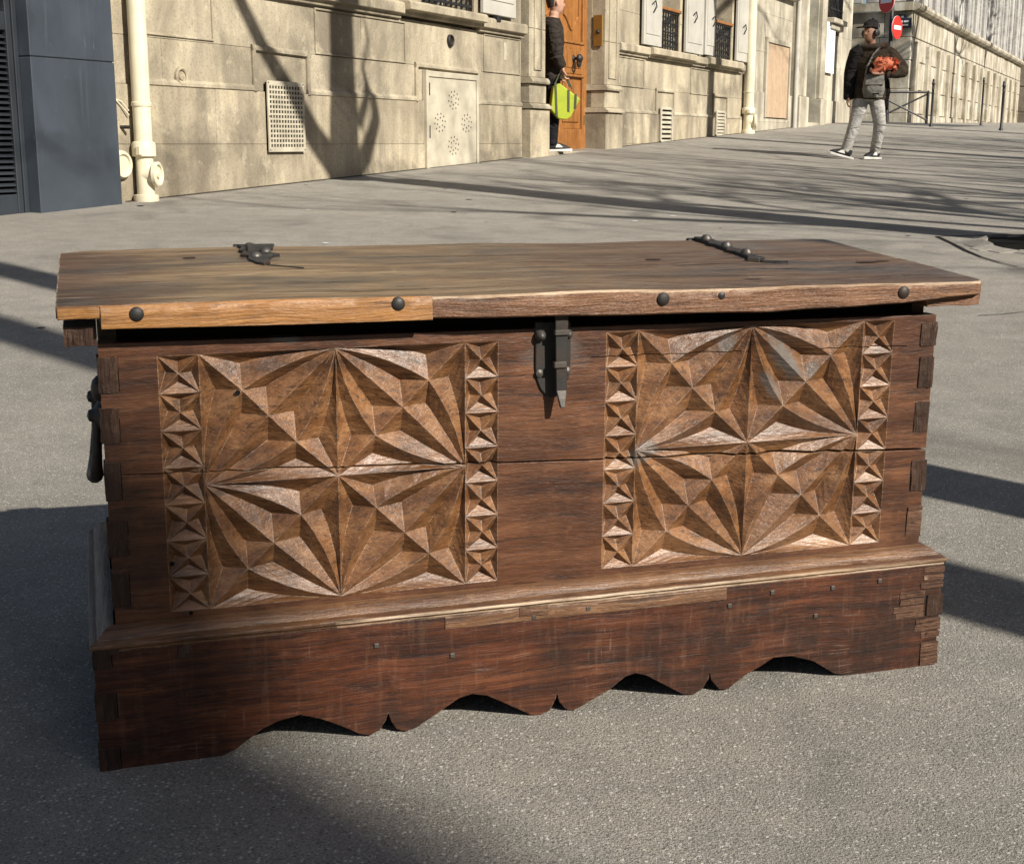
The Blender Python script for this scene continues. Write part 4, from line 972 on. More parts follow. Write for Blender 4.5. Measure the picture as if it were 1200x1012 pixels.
# lid
lid = empty('lid'); lid.parent = chest
def lerp_tab(tab, x):
    if x <= tab[0][0]: return tab[0][1]
    for (a, va), (b, vb) in zip(tab[:-1], tab[1:]):
        if x <= b: return va + (vb - va)*(x - a)/(b - a)
    return tab[-1][1]
TOPF = [(-.014, .5715), (.25, .5725), (.42, .5700), (.63, .5695), (.87, .5665), (1.08, .5660), (1.212, .5640)]
BOT = [(-.014, .5575), (.0325, .5572), (.0335, .5470), (.25, .5438), (.42, .5428), (.63, .5378), (.87, .5345), (.98, .5355), (1.08, .5380), (1.14, .5430), (1.212, .5455)]
BACK = [(-.017, .445), (.02, .463), (.3, .468), (.6, .462), (.9, .463), (1.1, .462), (1.17, .460), (1.216, .452)]
FRONT = [(-.014, -.001), (.0, -.0040), (.43, -.0045), (.7, -.0055), (1.0, -.0050), (1.17, -.0040), (1.207, .0020), (1.212, .014)]
lx = [-.0145 + (1.2125 + .0145)*i/110 for i in range(111)] + [.033, .0334, .4214]; lx = sorted(lx)
rings = []
for x in lx:
    yf, yb = lerp_tab(FRONT, x), lerp_tab(BACK, x); zt0 = lerp_tab(TOPF, x); zb0 = lerp_tab(BOT, x)
    yf += .0022*noise.noise(Vector((x*7, 2.2, 5))); zt0 += .0014*noise.noise(Vector((x*6, 8, 1))); zb0 += .0014*noise.noise(Vector((x*11, 4, 1)))
    if x < .4214: yf += .004
    def zt_(y): 
        t = (y + .0075)/.4675
        return zt0 + .0165*t + .0016*noise.noise(Vector((x*3.2, y*11, .4))) + .0006*noise.noise(Vector((x*14, y*60, 4))) - .0022*math.exp(-((y - .208 - .006*noise.noise(Vector((x*5, 0, 0))))/.0024)**2)*(1 if .35 < x < 1.12 else .25)
    c = .0030 + .0026*noise.noise(Vector((x*26, 1, 1))); wv = .0018*noise.noise(Vector((x*20, 3, 1))) + .0008*noise.noise(Vector((x*70, 3, 1)))
    pr = [(yf + wv, zb0 + .002), (yf + wv, (zb0 + zt0)/2), (yf + wv + .0004, zt_(yf) - c), (yf + wv + c, zt_(yf + c) - .0002)]
    for q in range(1, 24): 
        y = yf + c + (yb - .004 - yf - c)*q/24; pr.append((y, zt_(y)))
    pr += [(yb - .004, zt_(yb - .004)), (yb, zt_(yb) - .005), (yb, zb0 + .020), (yf + .05, zb0), (yf + wv + .003, zb0)]
    rings.append([(x, y, z) for y, z in pr])
m = MB(); k = len(rings[0]); m.add([p for r_ in rings for p in r_], [tuple(range(k)), tuple(range(len(rings)*k - 1, (len(rings) - 1)*k - 1, -1))] + [(i*k + j, i*k + (j+1) % k, (i+1)*k + (j+1) % k, (i+1)*k + j) for i in range(len(rings) - 1) for j in range(k)])
plank = m.build('lid_plank', M['lidtop'], lid, 0, True)
plank.data.materials.append(M['lidedge']); plank.data.materials.append(M['arris'])
for p in plank.data.polygons:                         # sawn front edge shows brown, unbleached wood
    if p.normal.y < -.45: p.material_index = 2 if (p.normal.z > .45 and p.center.x > .42) else 1
# amber strip let into the front edge, left
rs = []
for i in range(40):
    x = .0338 + (.4206 - .0338)*i/39; zt0 = lerp_tab(TOPF, x); zb0 = lerp_tab(BOT, x); wv = .0007*noise.noise(Vector((x*30, 8, 1))); c = .0028 + .0018*noise.noise(Vector((x*22, 5, 5)))
    rs.append([(x, -.0058 + wv, zb0 - .0012), (x, -.0060 + wv, (zt0 + zb0)/2), (x, -.0056 + wv, zt0 - c - .001), (x, -.0056 + c*1.3, zt0 + .0002), (x, .006, zt0 - .003), (x, .006, zb0)])
m = MB(); k = 6; m.add([p for r_ in rs for p in r_], [tuple(range(k)), tuple(range(40*k - 1, 39*k - 1, -1))] + [(i*k + j, i*k + (j+1) % k, (i+1)*k + (j+1) % k, (i+1)*k + j) for i in range(39) for j in range(k)])
m.build('edge_strip', M['strip'], lid, 0, True)
rough_block('edge_strip_end', -.0135, .0330, -.0052, .006, .5578, .5706, M['strip'], .0014, 2.2).parent = lid
# end battens under the lid
b1 = rough_block('batten', -.0085, .0280, .012, .43, .5235, .5470, M['endgrain'], .0020, 4.0); b1.parent = lid
b2_ = rough_block('batten', 1.1250, 1.2090, .010, .43, .5300, .5455, M['lidedge'], .0018, 6.0); b2_.parent = lid
for (x, z) in ((.0731, .5615), (.378, .5625), (.7242, .5565), (1.0768, .5535)):
    MB().lathe([(.0086, -.002), (.0084, .0010), (.0068, .0026), (.0040, .0038), (.0008, .0042)], (x, -.0055, z), (0, -1, 0), 16).build('round_nail', M['iron'], lid, 0, True)
MB().lathe([(.005, -.002), (.005, .0015), (.002, .003)], (.806, -.0050, .5585), (0, -1, 0), 10).build('small_nail', M['iron'], lid, 0, True)
# drying cracks and knots in the lid
def lid_line(name, pts, w, mat):
    m = MB(); vs = []; kk = len(pts)
    for i, (x, y) in enumerate(pts):
        ww = w*math.sin(pi*(i + .4)/(kk - .2))*(.6 + .8*rnd.random()) + .0002
        for sg in (-1, 1): vs.append((x, y + sg*ww, lerp_tab(TOPF, x) + .0165*(y + .0075)/.4675 + .0016*noise.noise(Vector((x*3.2, y*11, .4))) + .0009))
    m.add(vs, [(2*i, 2*i + 2, 2*i + 3, 2*i + 1) for i in range(kk - 1)]); return m.build(name, mat, lid)
for (x0, x1, y0, y1, w, sd_) in ((.48, 1.02, .196, .206, .0016, 1), (.10, .44, .118, .108, .0010, 2), (.62, .98, .100, .092, .0012, 3), (.05, .25, .285, .300, .0009, 4), (.34, .66, .330, .318, .0011, 5), (.86, 1.17, .150, .128, .0020, 6), (.92, 1.16, .300, .262, .0013, 7), (.22, .52, .045, .052, .0009, 8), (.72, .95, .400, .392, .0010, 9), (1.02, 1.19, .052, .060, .0014, 10)):
    n = 26; lid_line('lid_crack', [(x0 + (x1 - x0)*i/n, y0 + (y1 - y0)*i/n + .006*noise.noise(Vector((i*.35, sd_*3.3, 0)))) for i in range(n + 1)], w, M['crack'])
for (x, y, a, b_) in ((1.135, .185, .020, .008), (1.165, .192, .012, .005), (.16, .36, .010, .006), (.82, .255, .012, .007), (.885, .062, .014, .005)):
    m = MB(); poly_ = [(x + a*cos(t)*(1 + .3*noise.noise(Vector((cos(t)*2, sin(t)*2, x*9)))), y + b_*sin(t)*(1 + .3*noise.noise(Vector((cos(t)*3, sin(t)*2, x*5))))) for t in [2*pi*i/18 for i in range(18)]]
    m.add([(px_, py_, lerp_tab(TOPF, px_) + .0165*(py_ + .0075)/.4675 + .0016*noise.noise(Vector((px_*3.2, py_*11, .4))) + .0008) for px_, py_ in poly_], [tuple(range(18))]); m.build('knot', M['endgrain'], lid)
# iron hinges on the lid top
def lid_z(x, y): return lerp_tab(TOPF, x) + .0165*(y + .0075)/.4675
def slab(m, poly, t, lift=.0):                        # poly in (x,y) on the lid
    n = len(poly); m.add([(x, y, lid_z(x, y) - .001 + lift) for x, y in poly] + [(x, y, lid_z(x, y) + t + lift) for x, y in poly], [tuple(range(n - 1, -1, -1)), tuple(range(n, 2*n))] + [(i, (i+1) % n, (i+1) % n + n, i + n) for i in range(n)])
h1 = empty('strap_hinge'); h1.parent = lid
m = MB(); slab(m, [(.236, .455), (.240, .43), (.232, .40), (.238, .385), (.230, .355), (.240, .345), (.236, .31), (.243, .275), (.252, .262), (.262, .275), (.264, .31), (.276, .345), (.286, .352), (.272, .37), (.276, .40), (.284, .42), (.290, .455)], .0045); m.build('hinge_plate', M['iron'], h1, .001)
m = MB(); slab(m, [(.243, .40), (.243, .385), (.270, .385), (.270, .40)], .008, .004); m.build('hinge_bar', M['iron'], h1, .001)
m = MB(); slab(m, [(.255, .272), (.258, .262), (.300, .232), (.302, .236)], .0018); m.build('iron_spike', M['black'], h1)
for (x, y) in ((.252, .43), (.268, .375), (.249, .33)): MB().lathe([(.0085, 0), (.008, .003), (.005, .006), (.001, .0068)], (x, y, lid_z(x, y) + .0035), (0, 0, 1), 12).build('hinge_nail', M['iron_l'], h1, 0, True)
MB().tube([(.232, .468, lid_z(.25, .46) - .004), (.292, .468, lid_z(.28, .46) - .004)], .0075, 10).build('hinge_knuckle', M['iron'], h1, 0, True)
h2 = empty('strap_hinge'); h2.parent = lid
m = MB(); slab(m, [(.978, .462), (.976, .40), (.968, .385), (.975, .37), (.970, .32), (.962, .305), (.969, .29), (.964, .235), (.955, .222), (.972, .215), (.985, .222), (.980, .235), (.985, .29), (.992, .305), (.986, .32), (.992, .37), (1.0, .385), (.994, .40), (1.004, .462)], .006); m.build('hinge_plate', M['iron'], h2, .0012)
m = MB(); slab(m, [(.972, .220), (.976, .214), (1.012, .200), (1.013, .204)], .002); m.build('iron_spike', M['black'], h2)
for (x, y) in ((.986, .43), (.981, .345), (.976, .265)): MB().lathe([(.009, 0), (.009, .003), (.0055, .0075), (.001, .0085)], (x, y, lid_z(x, y) + .005), (0, 0, 1), 12).build('hinge_nail', M['iron_l'], h2, 0, True)
MB().tube([(.970, .468, lid_z(.98, .46) - .004), (1.010, .468, lid_z(1.0, .46) - .004)], .0075, 10).build('hinge_knuckle', M['iron'], h2, 0, True)

# lock plate with hasp
lk = empty('lock'); lk.parent = chest
pp = [(.5625, .529), (.6100, .528), (.6105, .470), (.6085, .455), (.602, .440), (.594, .4315), (.586, .4285), (.578, .432), (.570, .441), (.5645, .455), (.5625, .470)]
MB().prism_y([p for p in pp], MY - .0035, MY + .003).build('lock_plate', M['iron'], lk, .0012)
for (x, z, r, hh) in ((.5685, .5115, .0072, .011), (.6060, .5120, .0062, .009), (.6050, .4640, .0058, .005), (.5680, .4625, .0050, .004)):
    MB().lathe([(r, 0), (r, .002), (r*.8, hh*.6), (r*.35, hh*.92), (.0006, hh)], (x, MY - .0035, z), (0, -1, 0), 14).build('lock_nail', M['iron_l'], lk, 0, True)
hy = MY - .021
MB().add([(.5825, hy, .5480), (.6005, hy, .5480), (.5998, hy, .4420), (.5855, hy, .4420), (.5825, hy + .004, .5480), (.6005, hy + .004, .5480), (.5998, hy + .004, .4420), (.5855, hy + .004, .4420)], [(0,1,2,3),(7,6,5,4),(0,4,5,1),(1,5,6,2),(2,6,7,3),(3,7,4,0)]).build('hasp_bar', M['iron'], lk, .0008)
MB().add([(.5858, hy + .0005, .4425), (.5996, hy + .0005, .4425), (.5965, hy - .004, .4205), (.5905, hy - .004, .4205), (.5858, hy + .0045, .4425), (.5996, hy + .0045, .4425), (.5965, hy + .001, .4190), (.5905, hy + .001, .4190)], [(0,1,2,3),(7,6,5,4),(0,4,5,1),(1,5,6,2),(2,6,7,3),(3,7,4,0)]).build('hasp_tip', M['iron_l'], lk, .0008)
MB().box(.5818, .6012, hy - .003, hy + .005, .5135, .5205).build('hasp_collar', M['iron_l'], lk, .001); MB().box(.5815, .5985, hy - .003, hy + .006, .4715, .4795).build('hasp_collar', M['iron_l'], lk, .001)
MB().box(.5868, .5980, hy + .0045, MY - .002, .4725, .4785).build('staple', M['iron'], lk); MB().box(.5845, .6, hy + .0042, MY + .01, .535, .547).build('hasp_root', M['iron'], lk)
# iron drop handle on the left side
hd = empty('side_handle'); hd.parent = chest
MB().lathe([(.016, 0), (.015, .004), (.010, .009), (.002, .011)], (.0285, .06, .465), (-1, 0, 0), 14).build('handle_boss', M['iron'], hd, 0, True)
for y in (.14, .26): MB().lathe([(.020, 0), (.018, .004), (.009, .010), (.007, .016), (.001, .018)], (.0285, y, .415), (-1, 0, 0), 14).build('handle_boss', M['iron'], hd, 0, True)
MB().tube([(.0225, .14, .415), (.020, .138, .37), (.017, .150, .335), (.015, .20, .322), (.017, .25, .335), (.020, .262, .37), (.0225, .26, .415)], [.006, .006, .008, .011, .008, .006, .006], 10).build('handle_ring', M['iron'], hd, 0, True)
for i, (x, z, r) in enumerate(((.1864 + .0, .4575, .0032), (.099, .249, .003), (.1185, .1835, .0025))):
    MB().lathe([(r, 0), (r, .0006)], (x, MY - .0008, z), (0, -1, 0), 10).build('nail_hole', M['blackgap'], chest)

# ------------------------------------------------------------------ people
def shoe(parent, x, y, z, rz, pitch=0.0, s=1.0):
    sh = empty('shoe'); sh.parent = parent; sh.location = (x, y, z); sh.rotation_euler = (pitch, 0, rz)      # toe along +y local
    organic('upper', [([(0, -.075*s, .055), (0, -.02, .065), (0, .06*s, .05), (0, .14*s, .035), (0, .18*s, .026)], [(.045, .036), (.048, .042), (.044, .042), (.030, .044), (.016, .030)], (0, 0, 1)),
                      ([(0, -.045*s, .05), (0, -.045*s, .105)], [.042, .040], None)], M['shoe'], sh, .009, 3)
    outl = [(-.032, -.112), (0, -.125), (.032, -.112), (.040, -.03), (.047, .08), (.040, .165), (.015, .205), (-.015, .205), (-.040, .165), (-.047, .08), (-.040, -.03)]
    m = MB(); n = len(outl); m.add([(a*1.06, b*s, -.002) for a, b in outl] + [(a*1.08, b*s, .021 + .010*(b > .1)) for a, b in outl], [tuple(range(n - 1, -1, -1)), tuple(range(n, 2*n))] + [(i, (i+1) % n, (i+1) % n + n, i + n) for i in range(n)])
    m.build('sole', M['sole'], sh, .004)
    m = MB(); m.add([(-.051, .0, .045), (-.050, .02, .085), (-.049, .05, .080), (-.052, .09, .045)], [(0, 1, 2, 3)]); m.add([(.051, .0, .045), (.050, .02, .085), (.049, .05, .080), (.052, .09, .045)], [(0, 1, 2, 3)])
    m.build('stripe', M['sole'], sh)
def hand_limbs(w, d, out, sz=1.0, curl=.5):
    """palm and five bent fingers; w wrist, d along the hand, out = palm normal side (fingers curl towards it)"""
    w = Vector(w); d = Vector(d).normalized(); out = Vector(out).normalized(); lat = d.cross(out).normalized(); L_ = []
    pc = w + d*.085*sz
    L_.append(([w - d*.02, w + d*.02*sz, w + d*.06*sz, pc], [(.026*sz, .018*sz), (.033*sz, .017*sz), (.040*sz, .017*sz), (.038*sz, .013*sz)], tuple(lat)))
    for i, (o, ln) in enumerate(((-.030, .062), (-.010, .075), (.010, .080), (.029, .070))):
        b = w + d*.080*sz + lat*o*sz
        p1 = b + (d*(1 - .4*curl) + out*curl*.7).normalized()*ln*.5*sz; p2 = p1 + (d*(1 - curl*1.3) + out*curl*1.3).normalized()*ln*.36*sz; p3 = p2 + (d*(.6 - curl*1.8) + out*curl).normalized()*ln*.25*sz
        L_.append(([b - d*.02, b, p1, p2, p3], [.0105*sz, .0105*sz, .0098*sz, .0090*sz, .0075*sz], None))
    b = w + d*.025*sz + lat*.030*sz
    p1 = b + (lat*.8 + d*.7 + out*.3).normalized()*.042*sz; p2 = p1 + (lat*.2 + d + out*.6).normalized()*.030*sz
    L_.append(([b - lat*.015, b, p1, p2], [.014*sz, .014*sz, .012*sz, .009*sz], None)); return L_
def head_limbs(c, f, sz=1.0):
    """c head centre, f facing direction (horizontal)"""
    c = Vector(c); f = Vector(f).normalized(); u = Vector((0, 0, 1)); r_ = f.cross(u); L_ = []
    L_.append(([c - u*.115*sz + f*.028, c - u*.085*sz + f*.022, c - u*.03*sz + f*.012, c + u*.03*sz, c + u*.08*sz - f*.008, c + u*.112*sz - f*.012],
               [(.034*sz, .045*sz), (.056*sz, .072*sz), (.070*sz, .090*sz), (.076*sz, .096*sz), (.066*sz, .084*sz), (.030*sz, .040*sz)], tuple(r_)))
    L_.append(([c - u*.20*sz - f*.03, c - u*.10*sz - f*.012], [.056*sz, .056*sz], None))                       # neck
    L_.append(([c + u*.012*sz + f*.088*sz, c - u*.028*sz + f*.112*sz], [.010*sz, .015*sz], None))              # nose
    L_.append(([c - u*.062*sz + f*.075*sz - r_*.02, c - u*.062*sz + f*.084*sz, c - u*.062*sz + f*.075*sz + r_*.02], [.009, .011, .009], None))   # mouth
    L_.append(([c + u*.026*sz + f*.078*sz - r_*.04, c + u*.030*sz + f*.090*sz, c + u*.026*sz + f*.078*sz + r_*.04], [.010, .009, .010], None))   # brow
    for sg in (-1, 1):
        e = c - u*.005*sz - f*.008 + r_*sg*.078*sz
        L_.append(([e + u*.028 + r_*sg*.004, e + r_*sg*.010 - f*.004, e - u*.026], [(.012, .008), (.014, .009), (.009, .007)], None))            # ears
    return L_
def eyes(parent, c, f, sz=1.0):
    c = Vector(c); f = Vector(f).normalized(); u = Vector((0, 0, 1)); r_ = f.cross(u)
    for sg in (-1, 1):
        MB().lathe([(.0002, 0), (.007, .002), (.009, .006), (.006, .010), (.0002, .012)], c + f*.076*sz + r_*sg*.032*sz + u*.006, f, 10).build('eye', M['black'], parent, 0, True)

# --- man walking, at the right
ax_, ay_ = 4.199, 16.915
A = empty('person', (ax_, ay_, zg(ax_, ay_)), 0, 'man in black cap and brown coat walking with coral bouquet and grey jeans', 'person')
fA = Vector((-.80, -.60, 0))
hc = (.075, -.02, 1.475)
A_skel = [([(.10, 0, .80), (.11, 0, .95), (.12, 0, 1.12), (.115, 0, 1.26), (.105, 0, 1.33)], [(.15, .09), (.14, .09), (.17, .10), (.18, .09), (.07, .06)], (1, 0, 0)),
          ([(-.08, 0, 1.26), (-.135, .02, 1.00), (-.165, -.04, .74)], [.045, .038, .026], None),
          ([(.31, 0, 1.25), (.46, -.07, 1.03), (.20, -.25, 1.00), (.12, -.27, .995)], [.045, .038, .028, .026], None),
          ([(.02, 0, .78), (-.07, -.06, .42), (-.165, -.03, .10)], [.07, .05, .035], None), ([(.18, 0, .78), (.235, -.03, .42), (.215, .06, .09)], [.07, .05, .035], None)]
organic('body', A_skel + head_limbs(hc, fA, .98) + hand_limbs((-.165, -.04, .74), (-.08, -.12, -1), (1, -.2, 0), .95, .4) + hand_limbs((.13, -.27, .995), (-.98, -.15, .05), (0, -.4, .9), .95, .7), M['skin_d'], A, .0095, 3)
eyes(A, hc, fA)
organic('jacket', [([(.095, 0, .70), (.10, 0, .80), (.11, 0, .95), (.125, 0, 1.12), (.125, 0, 1.25), (.115, .0, 1.315)], [(.205, .135), (.205, .14), (.19, .135), (.215, .145), (.20, .125), (.09, .09)], (1, 0, 0)),
                   ([(.25, 0, 1.26), (.335, -.01, 1.22), (.44, -.05, 1.09), (.475, -.09, 1.03)], [.085, .085, .078, .075], None), ([(.475, -.09, 1.03), (.36, -.18, 1.01), (.20, -.25, 1.0)], [.078, .072, .055], None)], M['jacket_a'], A, .011, 4,
        lambda m: [m.tube([(.125 + .15*cos(t) + .0, -.01 + .11*sin(t), 1.315 + .02*cos(t*1)) for t in [2*pi*i/16 for i in range(17)]], .036, 8)])
organic('black_sleeve', [([(-.02, 0, 1.27), (-.085, 0, 1.235), (-.115, .01, 1.12), (-.135, .02, 1.0), (-.15, -.01, .87), (-.165, -.04, .70)], [(.09, .09), (.088, .10), (.083, .085), (.078, .080), (.068, .07), (.055, .058)], None),
                        ([(-.06, .05, 1.20), (-.09, .06, 1.0), (-.10, .06, .78)], [(.05, .09), (.06, .10), (.05, .07)], None)], M['sleeve_a'], A, .011, 4)
organic('trousers', [([(.095, 0, .86), (.095, 0, .76), (.095, 0, .70)], [(.165, .115), (.17, .12), (.15, .11)], (1, 0, 0)),
                     ([(.015, 0, .74), (-.02, -.03, .60), (-.075, -.065, .42), (-.115, -.06, .27), (-.165, -.035, .085)], [(.095, .10), (.09, .095), (.074, .080), (.066, .070), (.062, .066)], None),
                     ([(.18, 0, .74), (.205, -.02, .60), (.235, -.03, .42), (.232, .0, .27), (.215, .055, .075)], [(.095, .10), (.088, .095), (.074, .078), (.066, .07), (.062, .066)], None)], M['jeans'], A, .010, 3,
        lambda m: [m.tube([(x + .0, y, z), (x + .05, y - .07, z + dz), (x + .11, y - .055, z + dz*2)], [.01, .016, .008], 6) for (x, y, z, dz) in ((-.12, -.02, .40, -.01), (-.15, -.02, .30, .012), (-.19, .0, .16, -.008), (-.2, .0, .12, .01), (.17, -.01, .44, .012), (.17, .0, .34, -.01), (.16, .03, .20, .012), (.155, .05, .13, -.008))])
shoe(A, -.185, -.05, .022, radians(82), radians(14)); shoe(A, .205, .03, .0, radians(128), 0)
cp = organic('cap', [([(hc[0], hc[1], hc[2] + .055), (hc[0] + .012, hc[1], hc[2] + .10), (hc[0] + .015, hc[1], hc[2] + .150)], [(.095, .105), (.090, .102), (.045, .05)], (.6, -.8, 0)),
                    ([(hc[0] - .06, hc[1] - .045, hc[2] + .062), (hc[0] - .13, hc[1] - .095, hc[2] + .060), (hc[0] - .19, hc[1] - .135, hc[2] + .045)], [(.075, .012), (.072, .010), (.045, .008)], (.6, -.8, 0))], M['cap'], A, .009, 3)
m = MB(); m.tube([(hc[0] + .055 + .02, hc[1] - .075, hc[2] + .0), (hc[0] + .06, hc[1] - .065, hc[2] + .09), (hc[0] + .02, hc[1] + .01, hc[2] + .165), (hc[0] - .03, hc[1] + .075, hc[2] + .09), (hc[0] - .045, hc[1] + .085, hc[2])], .012, 8)
m.lathe([(.03, 0), (.042, .01), (.042, .03), (.02, .04)], (hc[0] + .045, hc[1] - .060, hc[2] - .005), (.6, -.8, 0), 14); m.lathe([(.03, 0), (.042, .01), (.042, .03), (.02, .04)], (hc[0] - .045, hc[1] + .055, hc[2] - .005), (-.6, .8, 0), 14)
m.build('headphones', M['black'], A, 0, True)
# coral bouquet in paper, held in the arm
bq = empty('bouquet', A.location + Vector((.22, -.27, 1.10)), 0, 'crumpled coral paper bouquet held against the brown coat', 'bouquet')
rb = random.Random(5)
def petals(m, n, ex):
    for i in range(n):
        c = Vector((rb.uniform(-1, 1)*ex[0], rb.uniform(-1, 1)*ex[1], rb.uniform(-1, 1)*ex[2])); a = Vector((rb.uniform(-1, 1), rb.uniform(-1, 1), rb.uniform(-.6, 1))).normalized(); b = a.orthogonal().normalized(); e = a.cross(b)
        r_ = rb.uniform(.035, .06); vs = [c - a*.02]; k = 7
        for j in range(k): t = 2*pi*j/k; vs.append(c + (b*cos(t) + e*sin(t))*r_*rb.uniform(.7, 1.2) + a*rb.uniform(.0, .035))
        m.add(vs, [(0, 1 + j, 1 + (j+1) % k) for j in range(k)])
m = MB(); petals(m, 46, (.125, .05, .065)); m.build('crumpled_paper', M['coral'], bq)
organic('wrap', [([(-.02, 0, -.02), (-.10, .01, -.05), (-.17, .02, -.10)], [(.07, .05), (.045, .04), (.02, .02)], None), ([(-.09, 0, 0), (0, 0, .02), (.11, 0, .0)], [.05, .065, .05], None)], M['coral'], bq, .012, 2)
organic('hip_pouch', [([(.30, .06, .66), (.31, .06, .80), (.30, .06, .95)], [(.045, .06), (.06, .075), (.04, .06)], None), ([(.335, .05, .58), (.325, .05, .66)], [.022, .03], None)], M['sleeve_a'], A, .011, 2)
# grey shoulder bag
sb = empty('shoulder_bag', A.location + Vector((.10, -.185, .72)), radians(-8), 'grey cloth shoulder bag hanging at the walking man\'s hip', 'bag')
organic('pouch', [([(0, 0, .0), (0, -.01, .08), (0, -.01, .19), (0, .01, .27)], [(.11, .045), (.135, .06), (.125, .055), (.105, .03)], (1, 0, 0))], M['greybag'], sb, .011, 2)
MB().box(-.11, .11, -.075, -.055, .14, .255).build('flap', M['greybag'], sb, .008); MB().box(-.02, .06, -.079, -.074, .03, .05).build('label_patch', M['sleeve_a'], sb)
m = MB(); m.tube([(-.10, .0, .25), (-.085, -.0, .36), (-.02, .03, .50), (.06, .04, .585)], .012, 6); m.tube([(.10, .0, .25), (.16, .04, .34)], .012, 6); m.build('strap', M['greybag'], sb)

# --- man in the doorway, at the pilaster
bp_ = wp(14.93, 0, -.02); zB = max(zg(bp_.x, bp_.y), gz(15.4) + .012)
B = empty('person', (bp_.x, bp_.y, zB), 0, 'man in black jacket standing in the doorway with lime bag', 'person')
fB = Vector((.95, .30, 0)); hb = (.035, .0, 1.655)
B_skel = [([(0, 0, .90), (0, 0, 1.08), (.0, 0, 1.28), (-.005, 0, 1.42), (.0, 0, 1.50)], [(.09, .15), (.09, .14), (.11, .18), (.09, .18), (.06, .07)], (1, 0, 0)),
          ([(.0, -.19, 1.40), (.03, -.22, 1.14), (.115, -.20, .92)], [.045, .038, .026], None), ([(.0, .19, 1.40), (.04, .23, 1.14), (.10, .20, .92)], [.045, .038, .026], None),
          ([(.0, -.09, .88), (.02, -.10, .48), (.0, -.10, .09)], [.07, .05, .035], None), ([(.0, .09, .88), (.02, .10, .48), (-.06, .10, .09)], [.07, .05, .035], None)]
organic('body', B_skel + head_limbs(hb, fB, 1.02) + hand_limbs((.118, -.20, .915), (.10, 0, -1), (.9, .2, 0), 1.0, .8) + hand_limbs((.10, .20, .92), (.10, 0, -1), (.9, 0, 0), 1.0, .5), M['skin'], B, .0095, 3)
eyes(B, hb, fB, 1.02)
organic('hair', [([(hb[0] - .035, 0, hb[2] - .05), (hb[0] - .035, 0, hb[2] + .03), (hb[0] - .02, 0, hb[2] + .09), (hb[0] - .01, 0, hb[2] + .128)], [(.055, .068), (.080, .084), (.088, .080), (.045, .04)], (1, .3, 0)), ([(hb[0] - .02, 0, hb[2] + .1), (hb[0] + .065, .02, hb[2] + .098)], [.05, .034], None)], M['hair'], B, .010, 2)
organic('jacket', [([(.0, 0, .80), (.0, 0, .95), (.0, 0, 1.15), (.0, 0, 1.30), (-.005, 0, 1.42), (.005, 0, 1.50)], [(.125, .19), (.125, .19), (.135, .195), (.14, .21), (.11, .20), (.075, .085)], (1, 0, 0)),
                   ([(.0, -.19, 1.41), (.015, -.215, 1.27), (.035, -.225, 1.12), (.075, -.215, 1.0), (.115, -.20, .935)], [.088, .080, .074, .068, .056], None), ([(.0, .19, 1.41), (.03, .23, 1.14), (.10, .20, .94)], [.085, .07, .055], None)], M['jacket_b'], B, .011, 3,
        lambda m: [m.tube([(.055, -.10, 1.48), (.10, -.06, 1.38), (.125, -.05, 1.20)], [.03, .03, .02], 8)] + [m.tube([(-.05, -.25, z), (.04, -.295, z + .02), (.10, -.27, z + .05)], [.008, .012, .008], 6) for z in (1.24, 1.16, 1.09, 1.02)])
organic('trousers', [([(.0, 0, .98), (.0, 0, .86), (.0, 0, .80)], [(.11, .165), (.115, .17), (.10, .15)], (1, 0, 0)), ([(.0, -.09, .84), (.02, -.10, .48), (.0, -.10, .07)], [.098, .075, .066], None), ([(.0, .09, .84), (.02, .10, .48), (-.06, .10, .07)], [.098, .075, .066], None)], M['trous_b'], B, .011, 3)
shoe(B, .035, -.10, .0, radians(-82)); shoe(B, -.03, .10, .0, radians(-75))
lb = empty('shopping_bag', B.location + Vector((.12, -.215, .375)), radians(12), 'lime yellow shopping bag hanging from the hand of the man in the doorway', 'bag')
lb.scale = (.86, .86, .86)
poly = [(-.18, .11), (-.14, .41), (-.05, .45), (.25, .25), (.12, .015), (.06, -.02), (-.06, -.01)]
m = MB(); n = len(poly)
m.add([(x*.92, -.01 + .0*z, z) for x, z in poly] + [(x, .05 + .035*sin(x*20), z) for x, z in poly] + [(x*.92, .12, z) for x, z in poly], [tuple(range(n)), tuple(range(3*n - 1, 2*n - 1, -1))] + [(r_*n + i, (r_+1)*n + i, (r_+1)*n + (i+1) % n, r_*n + (i+1) % n) for r_ in range(2) for i in range(n)])
m.build('bag_body', M['lime'], lb, .012, False, 2)
for (x0, x1) in ((-.12, -.07), (.06, .09), (.16, .18)):
    MB().add([(x0, -.016, .40 - x0*.5), (x0 + .03, -.016, .39 - x0*.5), (x1 - .0, -.016, .04 + x1*.4), (x1 - .03, -.016, .05 + x1*.4)], [(0, 1, 2, 3)]).build('dark_stripe', M['limedark'], lb)
m = MB(); m.tube([(-.10, .02, .45), (-.05, .03, .56), (.0, .03, .585), (.04, .03, .55), (.10, .03, .40)], .011, 6); m.tube([(-.06, .09, .47), (-.02, .05, .57), (.0, .03, .585), (.08, .09, .52), (.15, .09, .38)], .011, 6); m.build('handle', M['limedark'], lb, 0, True)

